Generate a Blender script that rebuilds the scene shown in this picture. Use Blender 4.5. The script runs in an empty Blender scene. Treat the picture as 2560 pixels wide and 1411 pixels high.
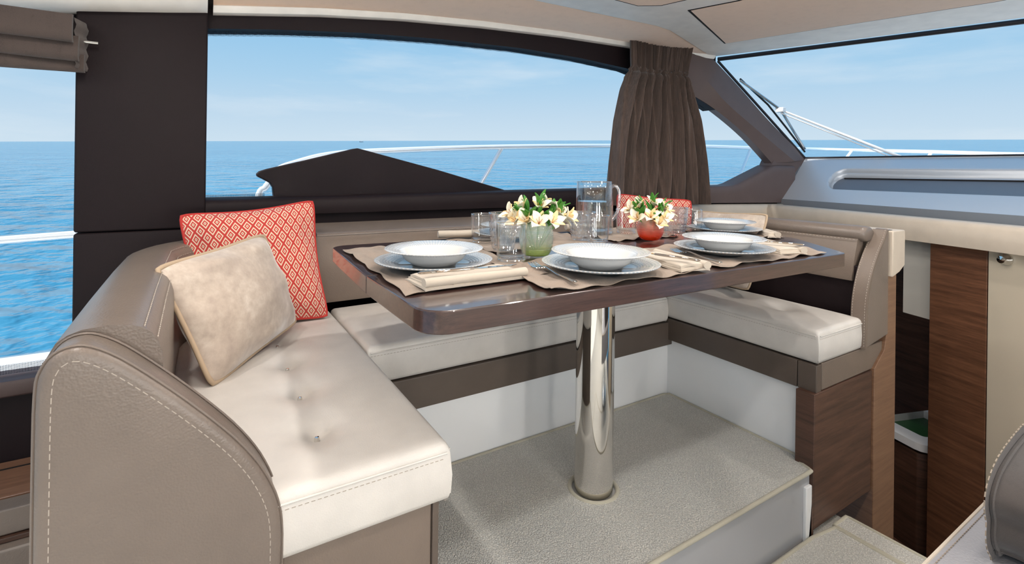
import bpy, bmesh, math, random
from mathutils import Vector, Matrix
random.seed(7)
S = bpy.context.scene
COL = S.collection
PI = math.pi

# ------------------------------------------------------------------ camera
F_PX, Y0, YAW, ROLL, CAM_Z = 1244.0, 430.0, 1.0098, -0.0139, 0.95
cy, sy = math.cos(YAW), math.sin(YAW)
cr, sr = math.cos(ROLL), math.sin(ROLL)
Fv = Vector((cy, sy, 0)); Rv = Vector((sy, -cy, 0)); Uv = Vector((0, 0, 1))
R2 = Rv * cr - Uv * sr
U2 = Rv * sr + Uv * cr
cam_d = bpy.data.cameras.new('camera')
cam = bpy.data.objects.new('camera', cam_d)
COL.objects.link(cam)
cam.matrix_world = Matrix(((R2.x, U2.x, -Fv.x, 0), (R2.y, U2.y, -Fv.y, 0), (R2.z, U2.z, -Fv.z, CAM_Z), (0, 0, 0, 1)))
cam_d.sensor_fit = 'HORIZONTAL'
cam_d.sensor_width = 36.0
cam_d.lens = F_PX / 2560 * 36.0
cam_d.shift_y = -(705.5 - Y0) / 2560
cam_d.clip_start = 0.02
cam_d.clip_end = 60000
S.camera = cam

# ------------------------------------------------------------------ view
S.view_settings.view_transform = 'Standard'
S.view_settings.look = 'None'
S.view_settings.exposure = 0.0
S.view_settings.gamma = 1.0
S.view_settings.use_curve_mapping = False
S.cycles.transparent_max_bounces = 40


def lin(h):
    h = h.lstrip('#')
    out = []
    for i in (0, 2, 4):
        c = int(h[i:i + 2], 16) / 255
        out.append(c / 12.92 if c <= .04045 else ((c + .055) / 1.055) ** 2.4)
    return (*out, 1)


# ------------------------------------------------------------------ world: sky that follows the (heeled) horizon
SEA_N = Vector((-0.0469, -0.0449, 0.9979)).normalized()
W = bpy.data.worlds.new('sky'); S.world = W; W.use_nodes = True
nt = W.node_tree; N = nt.nodes; L = nt.links; N.clear()
out = N.new('ShaderNodeOutputWorld'); bg = N.new('ShaderNodeBackground'); L.new(bg.outputs[0], out.inputs[0])
tc = N.new('ShaderNodeTexCoord')
dot = N.new('ShaderNodeVectorMath'); dot.operation = 'DOT_PRODUCT'; dot.inputs[1].default_value = SEA_N
L.new(tc.outputs['Generated'], dot.inputs[0])
ramp = N.new('ShaderNodeValToRGB'); L.new(dot.outputs['Value'], ramp.inputs[0])
e = ramp.color_ramp.elements
e[0].position = 0.0; e[0].color = lin('cfe3f1')
e[1].position = 1.0; e[1].color = lin('79b4e6')
for p, c in ((.05, 'c3dcef'), (.12, 'add3ee'), (.22, '92c7ec'), (.4, '84bee9')):
    q = ramp.color_ramp.elements.new(p); q.color = lin(c)
mp = N.new('ShaderNodeMapping'); mp.inputs['Scale'].default_value = (1.6, 1.6, 9)
L.new(tc.outputs['Generated'], mp.inputs[0])
nz = N.new('ShaderNodeTexNoise'); nz.inputs['Scale'].default_value = 1.6; nz.inputs['Detail'].default_value = 6; nz.inputs['Roughness'].default_value = .55
L.new(mp.outputs[0], nz.inputs['Vector'])
cr2 = N.new('ShaderNodeValToRGB'); L.new(nz.outputs[0], cr2.inputs[0])
cr2.color_ramp.elements[0].position = .5; cr2.color_ramp.elements[0].color = (0, 0, 0, 1)
cr2.color_ramp.elements[1].position = .8; cr2.color_ramp.elements[1].color = (.55, .55, .55, 1)
mx = N.new('ShaderNodeMixRGB'); L.new(cr2.outputs[0], mx.inputs[0]); L.new(ramp.outputs[0], mx.inputs[1]); mx.inputs[2].default_value = lin('eaf2f8')
L.new(mx.outputs[0], bg.inputs[0]); bg.inputs[1].default_value = 1.0

# sun: high and slightly aft, so the hard top keeps it out of the saloon
sun_d = bpy.data.lights.new('sun', 'SUN'); sun_d.energy = 6.0; sun_d.angle = math.radians(1.5); sun_d.color = (1, .96, .9)
sun = bpy.data.objects.new('sun', sun_d); COL.objects.link(sun)
sun.rotation_euler = Vector((.85, -.06, -1)).to_track_quat('-Z', 'Y').to_euler()

# ------------------------------------------------------------------ helpers
ROOTLOC = {}


class MB:
    def __init__(s): s.v = []; s.f = []; s.hard = False

    def add(s, v, f):
        o = len(s.v); s.v += [tuple(q) for q in v]; s.f += [tuple(i + o for i in q) for q in f]; return s

    def bm(s, b):
        b.verts.ensure_lookup_table(); b.verts.index_update()
        s.add([v.co[:] for v in b.verts], [[v.index for v in f.verts] for f in b.faces]); b.free(); return s

    def box(s, x0, x1, y0, y1, z0, z1, bev=0, seg=2):
        return s.prism([(x0, y0), (x1, y0), (x1, y1), (x0, y1)], z0, z1, 'z', bev, seg)

    def prism(s, poly, a0, a1, axis='z', bev=0, seg=2):
        def m(p, a):
            if axis == 'z': return (p[0], p[1], a)
            if axis == 'y': return (p[0], a, p[1])
            return (a, p[0], p[1])
        s.hard = True
        b = bmesh.new(); n = len(poly)
        lo = [b.verts.new(m(p, a0)) for p in poly]; hi = [b.verts.new(m(p, a1)) for p in poly]
        b.faces.new(lo); b.faces.new(hi)
        for i in range(n): b.faces.new((lo[i], lo[(i + 1) % n], hi[(i + 1) % n], hi[i]))
        bmesh.ops.recalc_face_normals(b, faces=b.faces)
        if bev:
            ed = [q for q in b.edges if len(q.link_faces) == 2 and q.calc_face_angle(0) > .5]
            bmesh.ops.bevel(b, geom=ed, offset=bev, segments=seg, profile=.5, affect='EDGES', clamp_overlap=True)
        return s.bm(b)

    def tube(s, path, r, n=8, closed=False):
        P = [Vector(p) for p in path]; k = len(P); rr = r if isinstance(r, (list, tuple)) else [r] * k
        base = len(s.v); up = Vector((0, 0, 1)); prev = None
        for i, p in enumerate(P):
            if closed: t = P[(i + 1) % k] - P[i - 1]
            else: t = P[min(i + 1, k - 1)] - P[max(i - 1, 0)]
            t.normalize()
            if prev is None:
                a = t.cross(up if abs(t.z) < .9 else Vector((1, 0, 0))).normalized()
            else:
                a = (prev - t * prev.dot(t)); a = a.normalized() if a.length > 1e-6 else t.orthogonal().normalized()
            prev = a; bb = t.cross(a)
            for j in range(n):
                q = 2 * PI * j / n; s.v.append(tuple(p + (a * math.cos(q) + bb * math.sin(q)) * rr[i]))
        for i in range(k if closed else k - 1):
            i2 = (i + 1) % k
            for j in range(n):
                j2 = (j + 1) % n
                s.f.append((base + i * n + j, base + i * n + j2, base + i2 * n + j2, base + i2 * n + j))
        if not closed:
            s.f.append(tuple(base + j for j in range(n))[::-1]); s.f.append(tuple(base + (k - 1) * n + j for j in range(n)))
        return s

    def lathe(s, prof, n=40, c=(0, 0, 0), rfun=None):
        base = len(s.v); k = len(prof)
        for i, (r, z) in enumerate(prof):
            for j in range(n):
                a = 2 * PI * j / n; q = r * (rfun(a, z, r, i) if rfun else 1)
                s.v.append((c[0] + q * math.cos(a), c[1] + q * math.sin(a), c[2] + z))
        for i in range(k - 1):
            for j in range(n):
                j2 = (j + 1) % n
                s.f.append((base + i * n + j, base + i * n + j2, base + (i + 1) * n + j2, base + (i + 1) * n + j))
        return s

    def loft(s, rings, caps=True, closed=True):
        base = len(s.v); n = len(rings[0])
        for r in rings: s.v += [tuple(p) for p in r]
        for i in range(len(rings) - 1):
            for j in range(n if closed else n - 1):
                j2 = (j + 1) % n
                s.f.append((base + i * n + j, base + i * n + j2, base + (i + 1) * n + j2, base + (i + 1) * n + j))
        if caps and closed:
            s.f.append(tuple(base + j for j in range(n))[::-1]); s.f.append(tuple(base + (len(rings) - 1) * n + j for j in range(n)))
        return s

    def sweep(s, prof, path):
        """prof: (n, z) pairs, n to the left-normal of the XY path."""
        rings = []; P = [Vector((p[0], p[1])) for p in path]; k = len(P)
        for i in range(k):
            a = (P[i] - P[i - 1]).normalized() if i else None
            b = (P[i + 1] - P[i]).normalized() if i < k - 1 else None
            t = a if b is None else b if a is None else (a + b).normalized()
            sc = 1 if a is None or b is None else 1 / max(.5, t.dot(a))
            nn = Vector((-t.y, t.x)) * sc
            rings.append([(P[i].x + nn.x * q[0], P[i].y + nn.y * q[0], q[1]) for q in prof])
        return s.loft(rings)

    def grid(s, fn, nu, nv, th=None):
        base = len(s.v); g = [[Vector(fn(i / (nu - 1), j / (nv - 1))) for i in range(nu)] for j in range(nv)]
        for row in g: s.v += [tuple(p) for p in row]
        idx = lambda i, j: base + j * nu + i
        for j in range(nv - 1):
            for i in range(nu - 1): s.f.append((idx(i, j), idx(i + 1, j), idx(i + 1, j + 1), idx(i, j + 1)))
        if th:
            b2 = len(s.v); t = Vector(th)
            for row in g: s.v += [tuple(p + t) for p in row]
            k2 = lambda i, j: b2 + j * nu + i
            for j in range(nv - 1):
                for i in range(nu - 1): s.f.append((k2(i, j), k2(i, j + 1), k2(i + 1, j + 1), k2(i + 1, j)))
            for i in range(nu - 1):
                s.f.append((idx(i, 0), k2(i, 0), k2(i + 1, 0), idx(i + 1, 0)))
                s.f.append((idx(i, nv - 1), idx(i + 1, nv - 1), k2(i + 1, nv - 1), k2(i, nv - 1)))
            for j in range(nv - 1):
                s.f.append((idx(0, j), idx(0, j + 1), k2(0, j + 1), k2(0, j)))
                s.f.append((idx(nu - 1, j), k2(nu - 1, j), k2(nu - 1, j + 1), idx(nu - 1, j + 1)))
        return s

    def dashes(s, path, dash=.007, gap=.004, w=.0012, nrm=None):
        P = [Vector(p) for p in path]; acc = 0; on = True
        seglen = [(P[i + 1] - P[i]).length for i in range(len(P) - 1)]; tot = sum(seglen)
        def pt(d):
            for i, l in enumerate(seglen):
                if d <= l or i == len(seglen) - 1: return P[i].lerp(P[i + 1], min(1, d / max(l, 1e-9)))
                d -= l
        d = 0
        while d + dash < tot:
            a, b = pt(d), pt(d + dash); t = (b - a).normalized(); u = t.orthogonal().normalized(); v = t.cross(u)
            o = len(s.v)
            for q in (a, b):
                for k in range(4):
                    an = PI / 2 * k; s.v.append(tuple(q + (u * math.cos(an) + v * math.sin(an)) * w))
            for k in range(4): s.f.append((o + k, o + (k + 1) % 4, o + 4 + (k + 1) % 4, o + 4 + k))
            s.f.append((o + 3, o + 2, o + 1, o)); s.f.append((o + 4, o + 5, o + 6, o + 7))
            d += dash + gap
        return s

    def build(s, name, mat, parent=None, smooth=None, world=True, fix=True):
        v = s.v
        if smooth is None: smooth = 55
        if s.hard and smooth: smooth = 20
        if parent is not None and world and parent.name in ROOTLOC:
            l = ROOTLOC[parent.name]; v = [(a - l[0], b - l[1], c - l[2]) for a, b, c in v]
        me = bpy.data.meshes.new(name); me.from_pydata(v, [], s.f); me.validate()
        if fix:
            b = bmesh.new(); b.from_mesh(me); bmesh.ops.recalc_face_normals(b, faces=b.faces); b.to_mesh(me); b.free()
        if smooth:
            me.shade_smooth(); me.set_sharp_from_angle(angle=math.radians(smooth))
        me.materials.append(MAT[mat])
        o = bpy.data.objects.new(name, me); COL.objects.link(o)
        if parent is not None:
            o.parent = parent
            if world and parent.name in ROOTLOC: ROOTLOC[o.name] = ROOTLOC[parent.name]
        return o


def tag(o, label, cat, group=None, kind=None):
    if label: o['label'] = label
    if cat: o['category'] = cat
    if group: o['group'] = group
    if kind: o['kind'] = kind
    return o


def root(name, loc, label, cat, group=None):
    o = bpy.data.objects.new(name, None); o.empty_display_size = .05; COL.objects.link(o); o.location = loc
    ROOTLOC[o.name] = tuple(loc)
    return tag(o, label, cat, group)


def struct(o): o['kind'] = 'structure'; return o


def dup(src, loc, rz, label, group=None):
    r = src.copy(); COL.objects.link(r); r.location = loc; r.rotation_euler = (0, 0, rz); r['label'] = label
    if group: r['group'] = group
    for ch in list(src.children):
        c = ch.copy(); COL.objects.link(c); c.parent = r
        for g in ch.children:
            d = g.copy(); COL.objects.link(d); d.parent = c
    return r


def smoothpath(pts, n=6):
    P = [Vector(p) for p in pts]; out = []
    for i in range(len(P) - 1):
        p0 = P[max(i - 1, 0)]; p1 = P[i]; p2 = P[i + 1]; p3 = P[min(i + 2, len(P) - 1)]
        for k in range(n):
            t = k / n
            out.append(.5 * ((2 * p1) + (p2 - p0) * t + (2 * p0 - 5 * p1 + 4 * p2 - p3) * t * t + (3 * p1 - p0 - 3 * p2 + p3) * t ** 3))
    out.append(P[-1]); return out


def interp(tab, x):
    if x <= tab[0][0]: return tab[0][1]
    for (a, b), (c, d) in zip(tab, tab[1:]):
        if x <= c: return b + (d - b) * (x - a) / (c - a)
    return tab[-1][1]


# ------------------------------------------------------------------ materials
MAT = {}


def newmat(name):
    m = bpy.data.materials.new(name); m.use_nodes = True; MAT[name] = m
    t = m.node_tree; b = t.nodes['Principled BSDF']; return m, t, b


def coords(t, kind='Object', scale=(1, 1, 1), rot=(0, 0, 0)):
    c = t.nodes.new('ShaderNodeTexCoord'); m = t.nodes.new('ShaderNodeMapping')
    m.inputs['Scale'].default_value = scale; m.inputs['Rotation'].default_value = rot
    t.links.new(c.outputs[kind], m.inputs[0]); return m.outputs[0]


def noise(t, vec, scale, detail=4, rough=.5):
    n = t.nodes.new('ShaderNodeTexNoise'); n.inputs['Scale'].default_value = scale; n.inputs['Detail'].default_value = detail; n.inputs['Roughness'].default_value = rough
    t.links.new(vec, n.inputs['Vector']); return n.outputs[0]


def rampn(t, fac, stops):
    r = t.nodes.new('ShaderNodeValToRGB'); t.links.new(fac, r.inputs[0]); e = r.color_ramp.elements
    e[0].position, e[0].color = stops[0]; e[1].position, e[1].color = stops[-1]
    for p, c in stops[1:-1]:
        q = e.new(p); q.color = c
    return r.outputs[0]


def bump(t, b, h, strength, dist=.001):
    n = t.nodes.new('ShaderNodeBump'); n.inputs['Strength'].default_value = strength; n.inputs['Distance'].default_value = dist
    t.links.new(h, n.inputs['Height']); t.links.new(n.outputs[0], b.inputs['Normal']); return n


def mul(c, k): return (c[0] * k, c[1] * k, c[2] * k, 1)


def simple(name, col, rough=.5, metal=0, spec=.5, coat=0, trans=0, ior=1.45):
    m, t, b = newmat(name); b.inputs['Base Color'].default_value = lin(col); b.inputs['Roughness'].default_value = rough
    b.inputs['Metallic'].default_value = metal; b.inputs['Specular IOR Level'].default_value = spec; b.inputs['Coat Weight'].default_value = coat
    b.inputs['Coat Roughness'].default_value = .05
    b.inputs['Transmission Weight'].default_value = trans; b.inputs['IOR'].default_value = ior; return m


def leather(name, col, rough=.42, sc=420, st=.35, var=.05, spec=.5):
    m, t, b = newmat(name); v = coords(t); b.inputs['Specular IOR Level'].default_value = spec
    vo = t.nodes.new('ShaderNodeTexVoronoi'); vo.feature = 'SMOOTH_F1'; vo.inputs['Scale'].default_value = sc; t.links.new(v, vo.inputs['Vector'])
    b.inputs['Roughness'].default_value = rough
    c = lin(col); n = noise(t, v, 14, 4)
    t.links.new(rampn(t, n, [(.3, mul(c, 1 - var)), (.7, mul(c, 1 + var))]), b.inputs['Base Color'])
    bump(t, b, vo.outputs['Distance'], st, .0012); return m


def wood(name, c1, c2, scale, rough=.4, coat=.0, rot=(0, 0, 0)):
    m, t, b = newmat(name); v = coords(t, 'Object', scale, rot)
    a = noise(t, v, 3.0, 8, .62)
    v2 = coords(t, 'Object', tuple(q * 5 for q in scale), rot)
    n2 = noise(t, v2, 5.0, 3, .6)
    mm = t.nodes.new('ShaderNodeMath'); mm.operation = 'MULTIPLY_ADD'; t.links.new(n2, mm.inputs[0]); mm.inputs[1].default_value = .45; t.links.new(a, mm.inputs[2])
    A, B = lin(c1), lin(c2)
    mid = tuple((A[i] + B[i]) / 2 for i in range(3)) + (1,)
    t.links.new(rampn(t, mm.outputs[0], [(.42, A), (.68, mid), (.92, B)]), b.inputs['Base Color'])
    b.inputs['Roughness'].default_value = rough; b.inputs['Coat Weight'].default_value = coat; b.inputs['Coat Roughness'].default_value = .08
    bump(t, b, mm.outputs[0], .12, .001); return m


def fabric(name, col, scale=900, st=.5, rough=.85, var=.12, sheen=.2, warp=(1, 1, 1)):
    m, t, b = newmat(name); v = coords(t, 'Object', warp)
    c = lin(col); n = noise(t, v, scale, 3, .6); n2 = noise(t, v, 25, 5, .6)
    mm = t.nodes.new('ShaderNodeMath'); mm.operation = 'ADD'; t.links.new(n, mm.inputs[0]); t.links.new(n2, mm.inputs[1])
    t.links.new(rampn(t, mm.outputs[0], [(.65, mul(c, 1 - var)), (1.35, mul(c, 1 + var))]), b.inputs['Base Color'])
    b.inputs['Roughness'].default_value = rough; b.inputs['Sheen Weight'].default_value = sheen
    bump(t, b, mm.outputs[0], st, .0015); return m


leather('leather_taupe', '74685f', .36, 330, .35)
leather('leather_taupe_dark', '74665b', .45, 330, .3)
leather('leather_cream', 'd3cdc6', .42, 420, .25)
leather('leather_cream_dash', 'cdbfae', .4, 300, .2)
leather('leather_grey', '949397', .42, 260, .5)
leather('vinyl_dark', '1c1214', .6, 600, .2, .05, .22)
leather('vinyl_ledge', '4a3a38', .45, 600, .2)
leather('vinyl_pillar', '5f504d', .5, 600, .2)
leather('vinyl_brown', '5a4e45', .5, 500, .2)
leather('headliner_white', 'f1ece4', .55, 900, .1)
fabric('headliner_tan', 'dcc0a9', 1500, .15, .9, .05)
simple('groove_dark', '1c1716', .8)
simple('stitch', 'aea397', .8)
simple('stitch_dark', '8f8274', .8)
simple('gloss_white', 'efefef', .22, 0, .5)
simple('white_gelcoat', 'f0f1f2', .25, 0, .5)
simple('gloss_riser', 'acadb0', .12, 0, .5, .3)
simple('chrome', 'e2e0dc', .045, 1)
simple('steel_satin', 'c9c9c9', .22, 1)
simple('rail_steel', 'f4f6f8', .25, .35)
simple('rubber', '17181a', .6)
simple('seal_dark', '1e1b20', .5)
simple('dash_silver', 'c6cad0', .32, .3)
simple('dash_grey', '84888e', .45, .2)
simple('dash_recess', '6f757f', .4, .2)
simple('panel_beige', 'c9bda9', .22, 0, .5, .3)
simple('panel_cream', 'd3cfc6', .25, 0, .5, .2)
simple('porcelain', 'f3f1ee', .08, 0, .5, .4)
simple('petal', 'f4ecd6', .55)
simple('petal_orange', 'f1d29a', .55)
simple('petal_throat', 'a3622a', .6)
simple('leaf', '3f7f2a', .45)
simple('stem', '4f8f35', .5)
simple('green_lining', '2c5b33', .3)
simple('bowl_inside', 'f0ece6', .08, 0, .5, .4)
wood('wood_table', '241715', '4a322c', (2.2, 46, 46), .28, .85)
wood('wood_dark', '2c1d17', '604335', (1.1, 1.1, 20), .45, .0)
wood('wood_mid', '432a1e', '7c543c', (1.1, 1.1, 20), .42, .0)
wood('wood_light', '6b4c39', '8d6b52', (1.1, 1.1, 20), .38, .1, (0, .5, 0))
wood('wood_shelf', '5d4031', '8a6650', (3, 60, 60), .4, .1)
fabric('blind_linen', '473c37', 700, .6, .95, .2, .2, (1, 1, .35))
fabric('mat_linen', '837365', 800, .8, .95, .32, .2, (1, .5, 1))
fabric('napkin', 'b8ac9d', 900, .35, .9, .06)
fabric('dark_fabric', '3f3936', 900, .6, .9, .15)
fabric('velvet_pale', 'cfc0ae', 300, .25, .8, .10, .6)

# carpet: looped pile
m, t, b = newmat('carpet'); v = coords(t)
c = lin('e0ddd5'); vo = t.nodes.new('ShaderNodeTexVoronoi'); vo.inputs['Scale'].default_value = 300; t.links.new(coords(t, 'Object', (1, .7, 1), (0, 0, .6)), vo.inputs['Vector'])
n2 = noise(t, v, 260, 3, .7)
mm = t.nodes.new('ShaderNodeMath'); mm.operation = 'MULTIPLY_ADD'; t.links.new(n2, mm.inputs[0]); mm.inputs[1].default_value = .8; t.links.new(vo.outputs['Distance'], mm.inputs[2])
t.links.new(rampn(t, mm.outputs[0], [(.35, mul(c, 1.18)), (1.1, mul(c, .72))]), b.inputs['Base Color'])
b.inputs['Roughness'].default_value = .95; bump(t, b, mm.outputs[0], .8, -.004)
fabric('carpet_binding', 'b4ae9c', 900, .6, .9, .1)

# curtain: crinkled sheer-ish linen
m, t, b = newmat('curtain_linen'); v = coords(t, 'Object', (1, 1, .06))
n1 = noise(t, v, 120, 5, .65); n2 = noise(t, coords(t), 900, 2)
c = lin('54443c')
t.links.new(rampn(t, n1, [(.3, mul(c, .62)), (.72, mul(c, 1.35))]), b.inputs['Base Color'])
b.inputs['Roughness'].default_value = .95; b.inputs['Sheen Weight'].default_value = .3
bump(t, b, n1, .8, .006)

# velvet with a worn sheen
m, t, b = newmat('velvet'); v = coords(t)
n1 = noise(t, v, 6, 4, .5); n2 = noise(t, v, 45, 4, .6)
mm = t.nodes.new('ShaderNodeMath'); mm.operation = 'MULTIPLY'; t.links.new(n1, mm.inputs[0]); t.links.new(n2, mm.inputs[1])
t.links.new(rampn(t, mm.outputs[0], [(.10, lin('a8978a')), (.27, lin('bdad9e')), (.46, lin('d2c5b7'))]), b.inputs['Base Color'])
b.inputs['Roughness'].default_value = .6; b.inputs['Sheen Weight'].default_value = .8; b.inputs['Sheen Roughness'].default_value = .35
bump(t, b, n1, .25, .01)

# red diamond weave, drawn in the cushion's own UV (metres)
m, t, b = newmat('diamond_weave')
def mth(op, a, b_=None, cc=None):
    n = t.nodes.new('ShaderNodeMath'); n.operation = op
    for i, q in enumerate((a, b_, cc)):
        if q is None: continue
        if isinstance(q, (int, float)): n.inputs[i].default_value = q
        else: t.links.new(q, n.inputs[i])
    return n.outputs[0]
uvn = t.nodes.new('ShaderNodeTexCoord'); sep = t.nodes.new('ShaderNodeSeparateXYZ'); t.links.new(uvn.outputs['UV'], sep.inputs[0])
def tri(x, p): return mth('ABSOLUTE', mth('SUBTRACT', mth('MULTIPLY', mth('FRACT', mth('DIVIDE', x, p)), 2), 1))
d = mth('ADD', tri(sep.outputs[0], .0335), tri(sep.outputs[1], .052))
d = mth('MINIMUM', d, mth('SUBTRACT', 2, d))
red, crm = lin('b8312b'), lin('d9c2a8')
r = t.nodes.new('ShaderNodeValToRGB'); r.color_ramp.interpolation = 'CONSTANT'; t.links.new(d, r.inputs[0])
el = r.color_ramp.elements; el[0].position = 0; el[0].color = lin('8a1f1d'); el[1].position = .09; el[1].color = crm
for p, cc in ((.27, red), (.52, crm), (.78, red)):
    q = el.new(p); q.color = cc
t.links.new(r.outputs[0], b.inputs['Base Color']); b.inputs['Roughness'].default_value = .85; b.inputs['Sheen Weight'].default_value = .2
wv = noise(t, coords(t), 900, 2); bump(t, b, wv, .4, .001)
simple('piping_red', 'b5322c', .8)
simple('piping_velvet', 'b39c82', .7)

# porcelain with an embossed lattice on the rim
m, t, b = newmat('porcelain_rim'); cn = t.nodes.new('ShaderNodeTexCoord'); sep = t.nodes.new('ShaderNodeSeparateXYZ'); t.links.new(cn.outputs['Object'], sep.inputs[0])
ang = mth('ARCTAN2', sep.outputs[1], sep.outputs[0]); rad = mth('SQRT', mth('ADD', mth('POWER', sep.outputs[0], 2), mth('POWER', sep.outputs[1], 2)))
a1 = mth('SINE', mth('ADD', mth('MULTIPLY', ang, 44), mth('MULTIPLY', rad, 480))); a2 = mth('SINE', mth('SUBTRACT', mth('MULTIPLY', ang, 44), mth('MULTIPLY', rad, 480)))
lat = mth('MULTIPLY', a1, a2)
msk = mth('GREATER_THAN', rad, .080)
hh = mth('MULTIPLY', lat, msk)
t.links.new(rampn(t, mth('MULTIPLY_ADD', hh, .5, .5), [(.1, lin('a4afba')), (.5, lin('d2d1cf')), (.9, lin('c8c8c8'))]), b.inputs['Base Color'])
b.inputs['Roughness'].default_value = .09; b.inputs['Coat Weight'].default_value = .4; bump(t, b, hh, .5, .0012)

# drinking glass, tinted ribbed vases, water, window glass
def thin_glass(name, tint, refr=0.0, ior=1.5, spec=1.0, rough=0.0, tintnode=None):
    """thin walled glass: straight transmission plus Fresnel reflection, with a share of true refraction"""
    m = bpy.data.materials.new(name); m.use_nodes = True; MAT[name] = m; t = m.node_tree; t.nodes.clear()
    o = t.nodes.new('ShaderNodeOutputMaterial'); mix = t.nodes.new('ShaderNodeMixShader'); tr = t.nodes.new('ShaderNodeBsdfTransparent'); gl = t.nodes.new('ShaderNodeBsdfGlossy'); lw = t.nodes.new('ShaderNodeLayerWeight'); pw = t.nodes.new('ShaderNodeMath'); pw.operation = 'POWER'; fr = t.nodes.new('ShaderNodeMath'); fr.operation = 'MULTIPLY_ADD'
    t.links.new(lw.outputs['Facing'], pw.inputs[0]); pw.inputs[1].default_value = 3.2; t.links.new(pw.outputs[0], fr.inputs[0]); fr.inputs[1].default_value = .9; fr.inputs[2].default_value = ((ior - 1) / (ior + 1)) ** 2
    lw.inputs[0].default_value = .5; tr.inputs[0].default_value = tint; gl.inputs['Roughness'].default_value = rough; gl.inputs[0].default_value = (spec, spec, spec, 1)
    t.links.new(fr.outputs[0], mix.inputs[0]); src = tr.outputs[0]
    if refr:
        m2 = t.nodes.new('ShaderNodeMixShader'); rf = t.nodes.new('ShaderNodeBsdfRefraction'); rf.inputs['IOR'].default_value = 1.45; rf.inputs['Roughness'].default_value = 0; m2.inputs[0].default_value = refr
        rf.inputs[0].default_value = tint
        t.links.new(tr.outputs[0], m2.inputs[1]); t.links.new(rf.outputs[0], m2.inputs[2]); src = m2.outputs[0]
    t.links.new(src, mix.inputs[1]); t.links.new(gl.outputs[0], mix.inputs[2]); t.links.new(mix.outputs[0], o.inputs[0])
    return m, t, tr, gl


thin_glass('glass', (.99, .995, .995, 1), 0, 1.65)
thin_glass('cut_glass', (.99, .995, 1, 1), .18, 2.3)
thin_glass('glass_rim', (.97, .98, .98, 1), 0, 6.0)
thin_glass('water', (.97, .985, .99, 1), .25, 1.33)


def vase_mat(name, low, high, z0, z1, dif=.18):
    m, t, tr, gl = thin_glass(name, (1, 1, 1, 1), .2, 1.6)
    cn = t.nodes.new('ShaderNodeTexCoord'); sep = t.nodes.new('ShaderNodeSeparateXYZ'); t.links.new(cn.outputs['Object'], sep.inputs[0])
    mr = t.nodes.new('ShaderNodeMapRange'); mr.inputs[1].default_value = z0; mr.inputs[2].default_value = z1; t.links.new(sep.outputs[2], mr.inputs[0])
    c = rampn(t, mr.outputs[0], [(0, lin(low)), (1, lin(high))])
    t.links.new(c, tr.inputs[0])
    # the moulded ribs catch some light of their own colour
    df = t.nodes.new('ShaderNodeBsdfDiffuse'); t.links.new(c, df.inputs[0]); ms = t.nodes.new('ShaderNodeMixShader'); ms.inputs[0].default_value = dif
    o = [n for n in t.nodes if n.type == 'OUTPUT_MATERIAL'][0]; cur = o.inputs[0].links[0].from_socket
    t.links.new(cur, ms.inputs[1]); t.links.new(df.outputs[0], ms.inputs[2]); t.links.new(ms.outputs[0], o.inputs[0])


vase_mat('vase_green', 'dfeb94', 'f4f9f0', .0, .035)
vase_mat('vase_orange', 'ff5a1e', 'fde6d4', .012, .066, .34)


def pane(name, tint, refl):
    m = bpy.data.materials.new(name); m.use_nodes = True; MAT[name] = m; t = m.node_tree; t.nodes.clear()
    o = t.nodes.new('ShaderNodeOutputMaterial'); mix = t.nodes.new('ShaderNodeMixShader'); tr = t.nodes.new('ShaderNodeBsdfTransparent'); gl = t.nodes.new('ShaderNodeBsdfGlossy')
    tr.inputs[0].default_value = tint; gl.inputs['Roughness'].default_value = .02; mix.inputs[0].default_value = refl
    t.links.new(tr.outputs[0], mix.inputs[1]); t.links.new(gl.outputs[0], mix.inputs[2]); t.links.new(mix.outputs[0], o.inputs[0]); return m


pane('pane_glass', (.985, .99, .995, 1), .00005)
# dotted ceramic print along the edge of a pane
m = bpy.data.materials.new('frit_dots'); m.use_nodes = True; MAT['frit_dots'] = m; t = m.node_tree; t.nodes.clear()
o = t.nodes.new('ShaderNodeOutputMaterial'); mix = t.nodes.new('ShaderNodeMixShader'); tr = t.nodes.new('ShaderNodeBsdfTransparent'); df = t.nodes.new('ShaderNodeBsdfDiffuse'); df.inputs[0].default_value = lin('1d1a20')
cn = t.nodes.new('ShaderNodeTexCoord'); sep = t.nodes.new('ShaderNodeSeparateXYZ'); t.links.new(cn.outputs['Object'], sep.inputs[0])
s1 = mth('SINE', mth('MULTIPLY', mth('ADD', sep.outputs[0], sep.outputs[2]), 900)); s2 = mth('SINE', mth('MULTIPLY', mth('SUBTRACT', sep.outputs[0], sep.outputs[2]), 900))
t.links.new(mth('GREATER_THAN', mth('MULTIPLY', s1, s2), .12), mix.inputs[0])
t.links.new(tr.outputs[0], mix.inputs[1]); t.links.new(df.outputs[0], mix.inputs[2]); t.links.new(mix.outputs[0], o.inputs[0])

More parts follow.
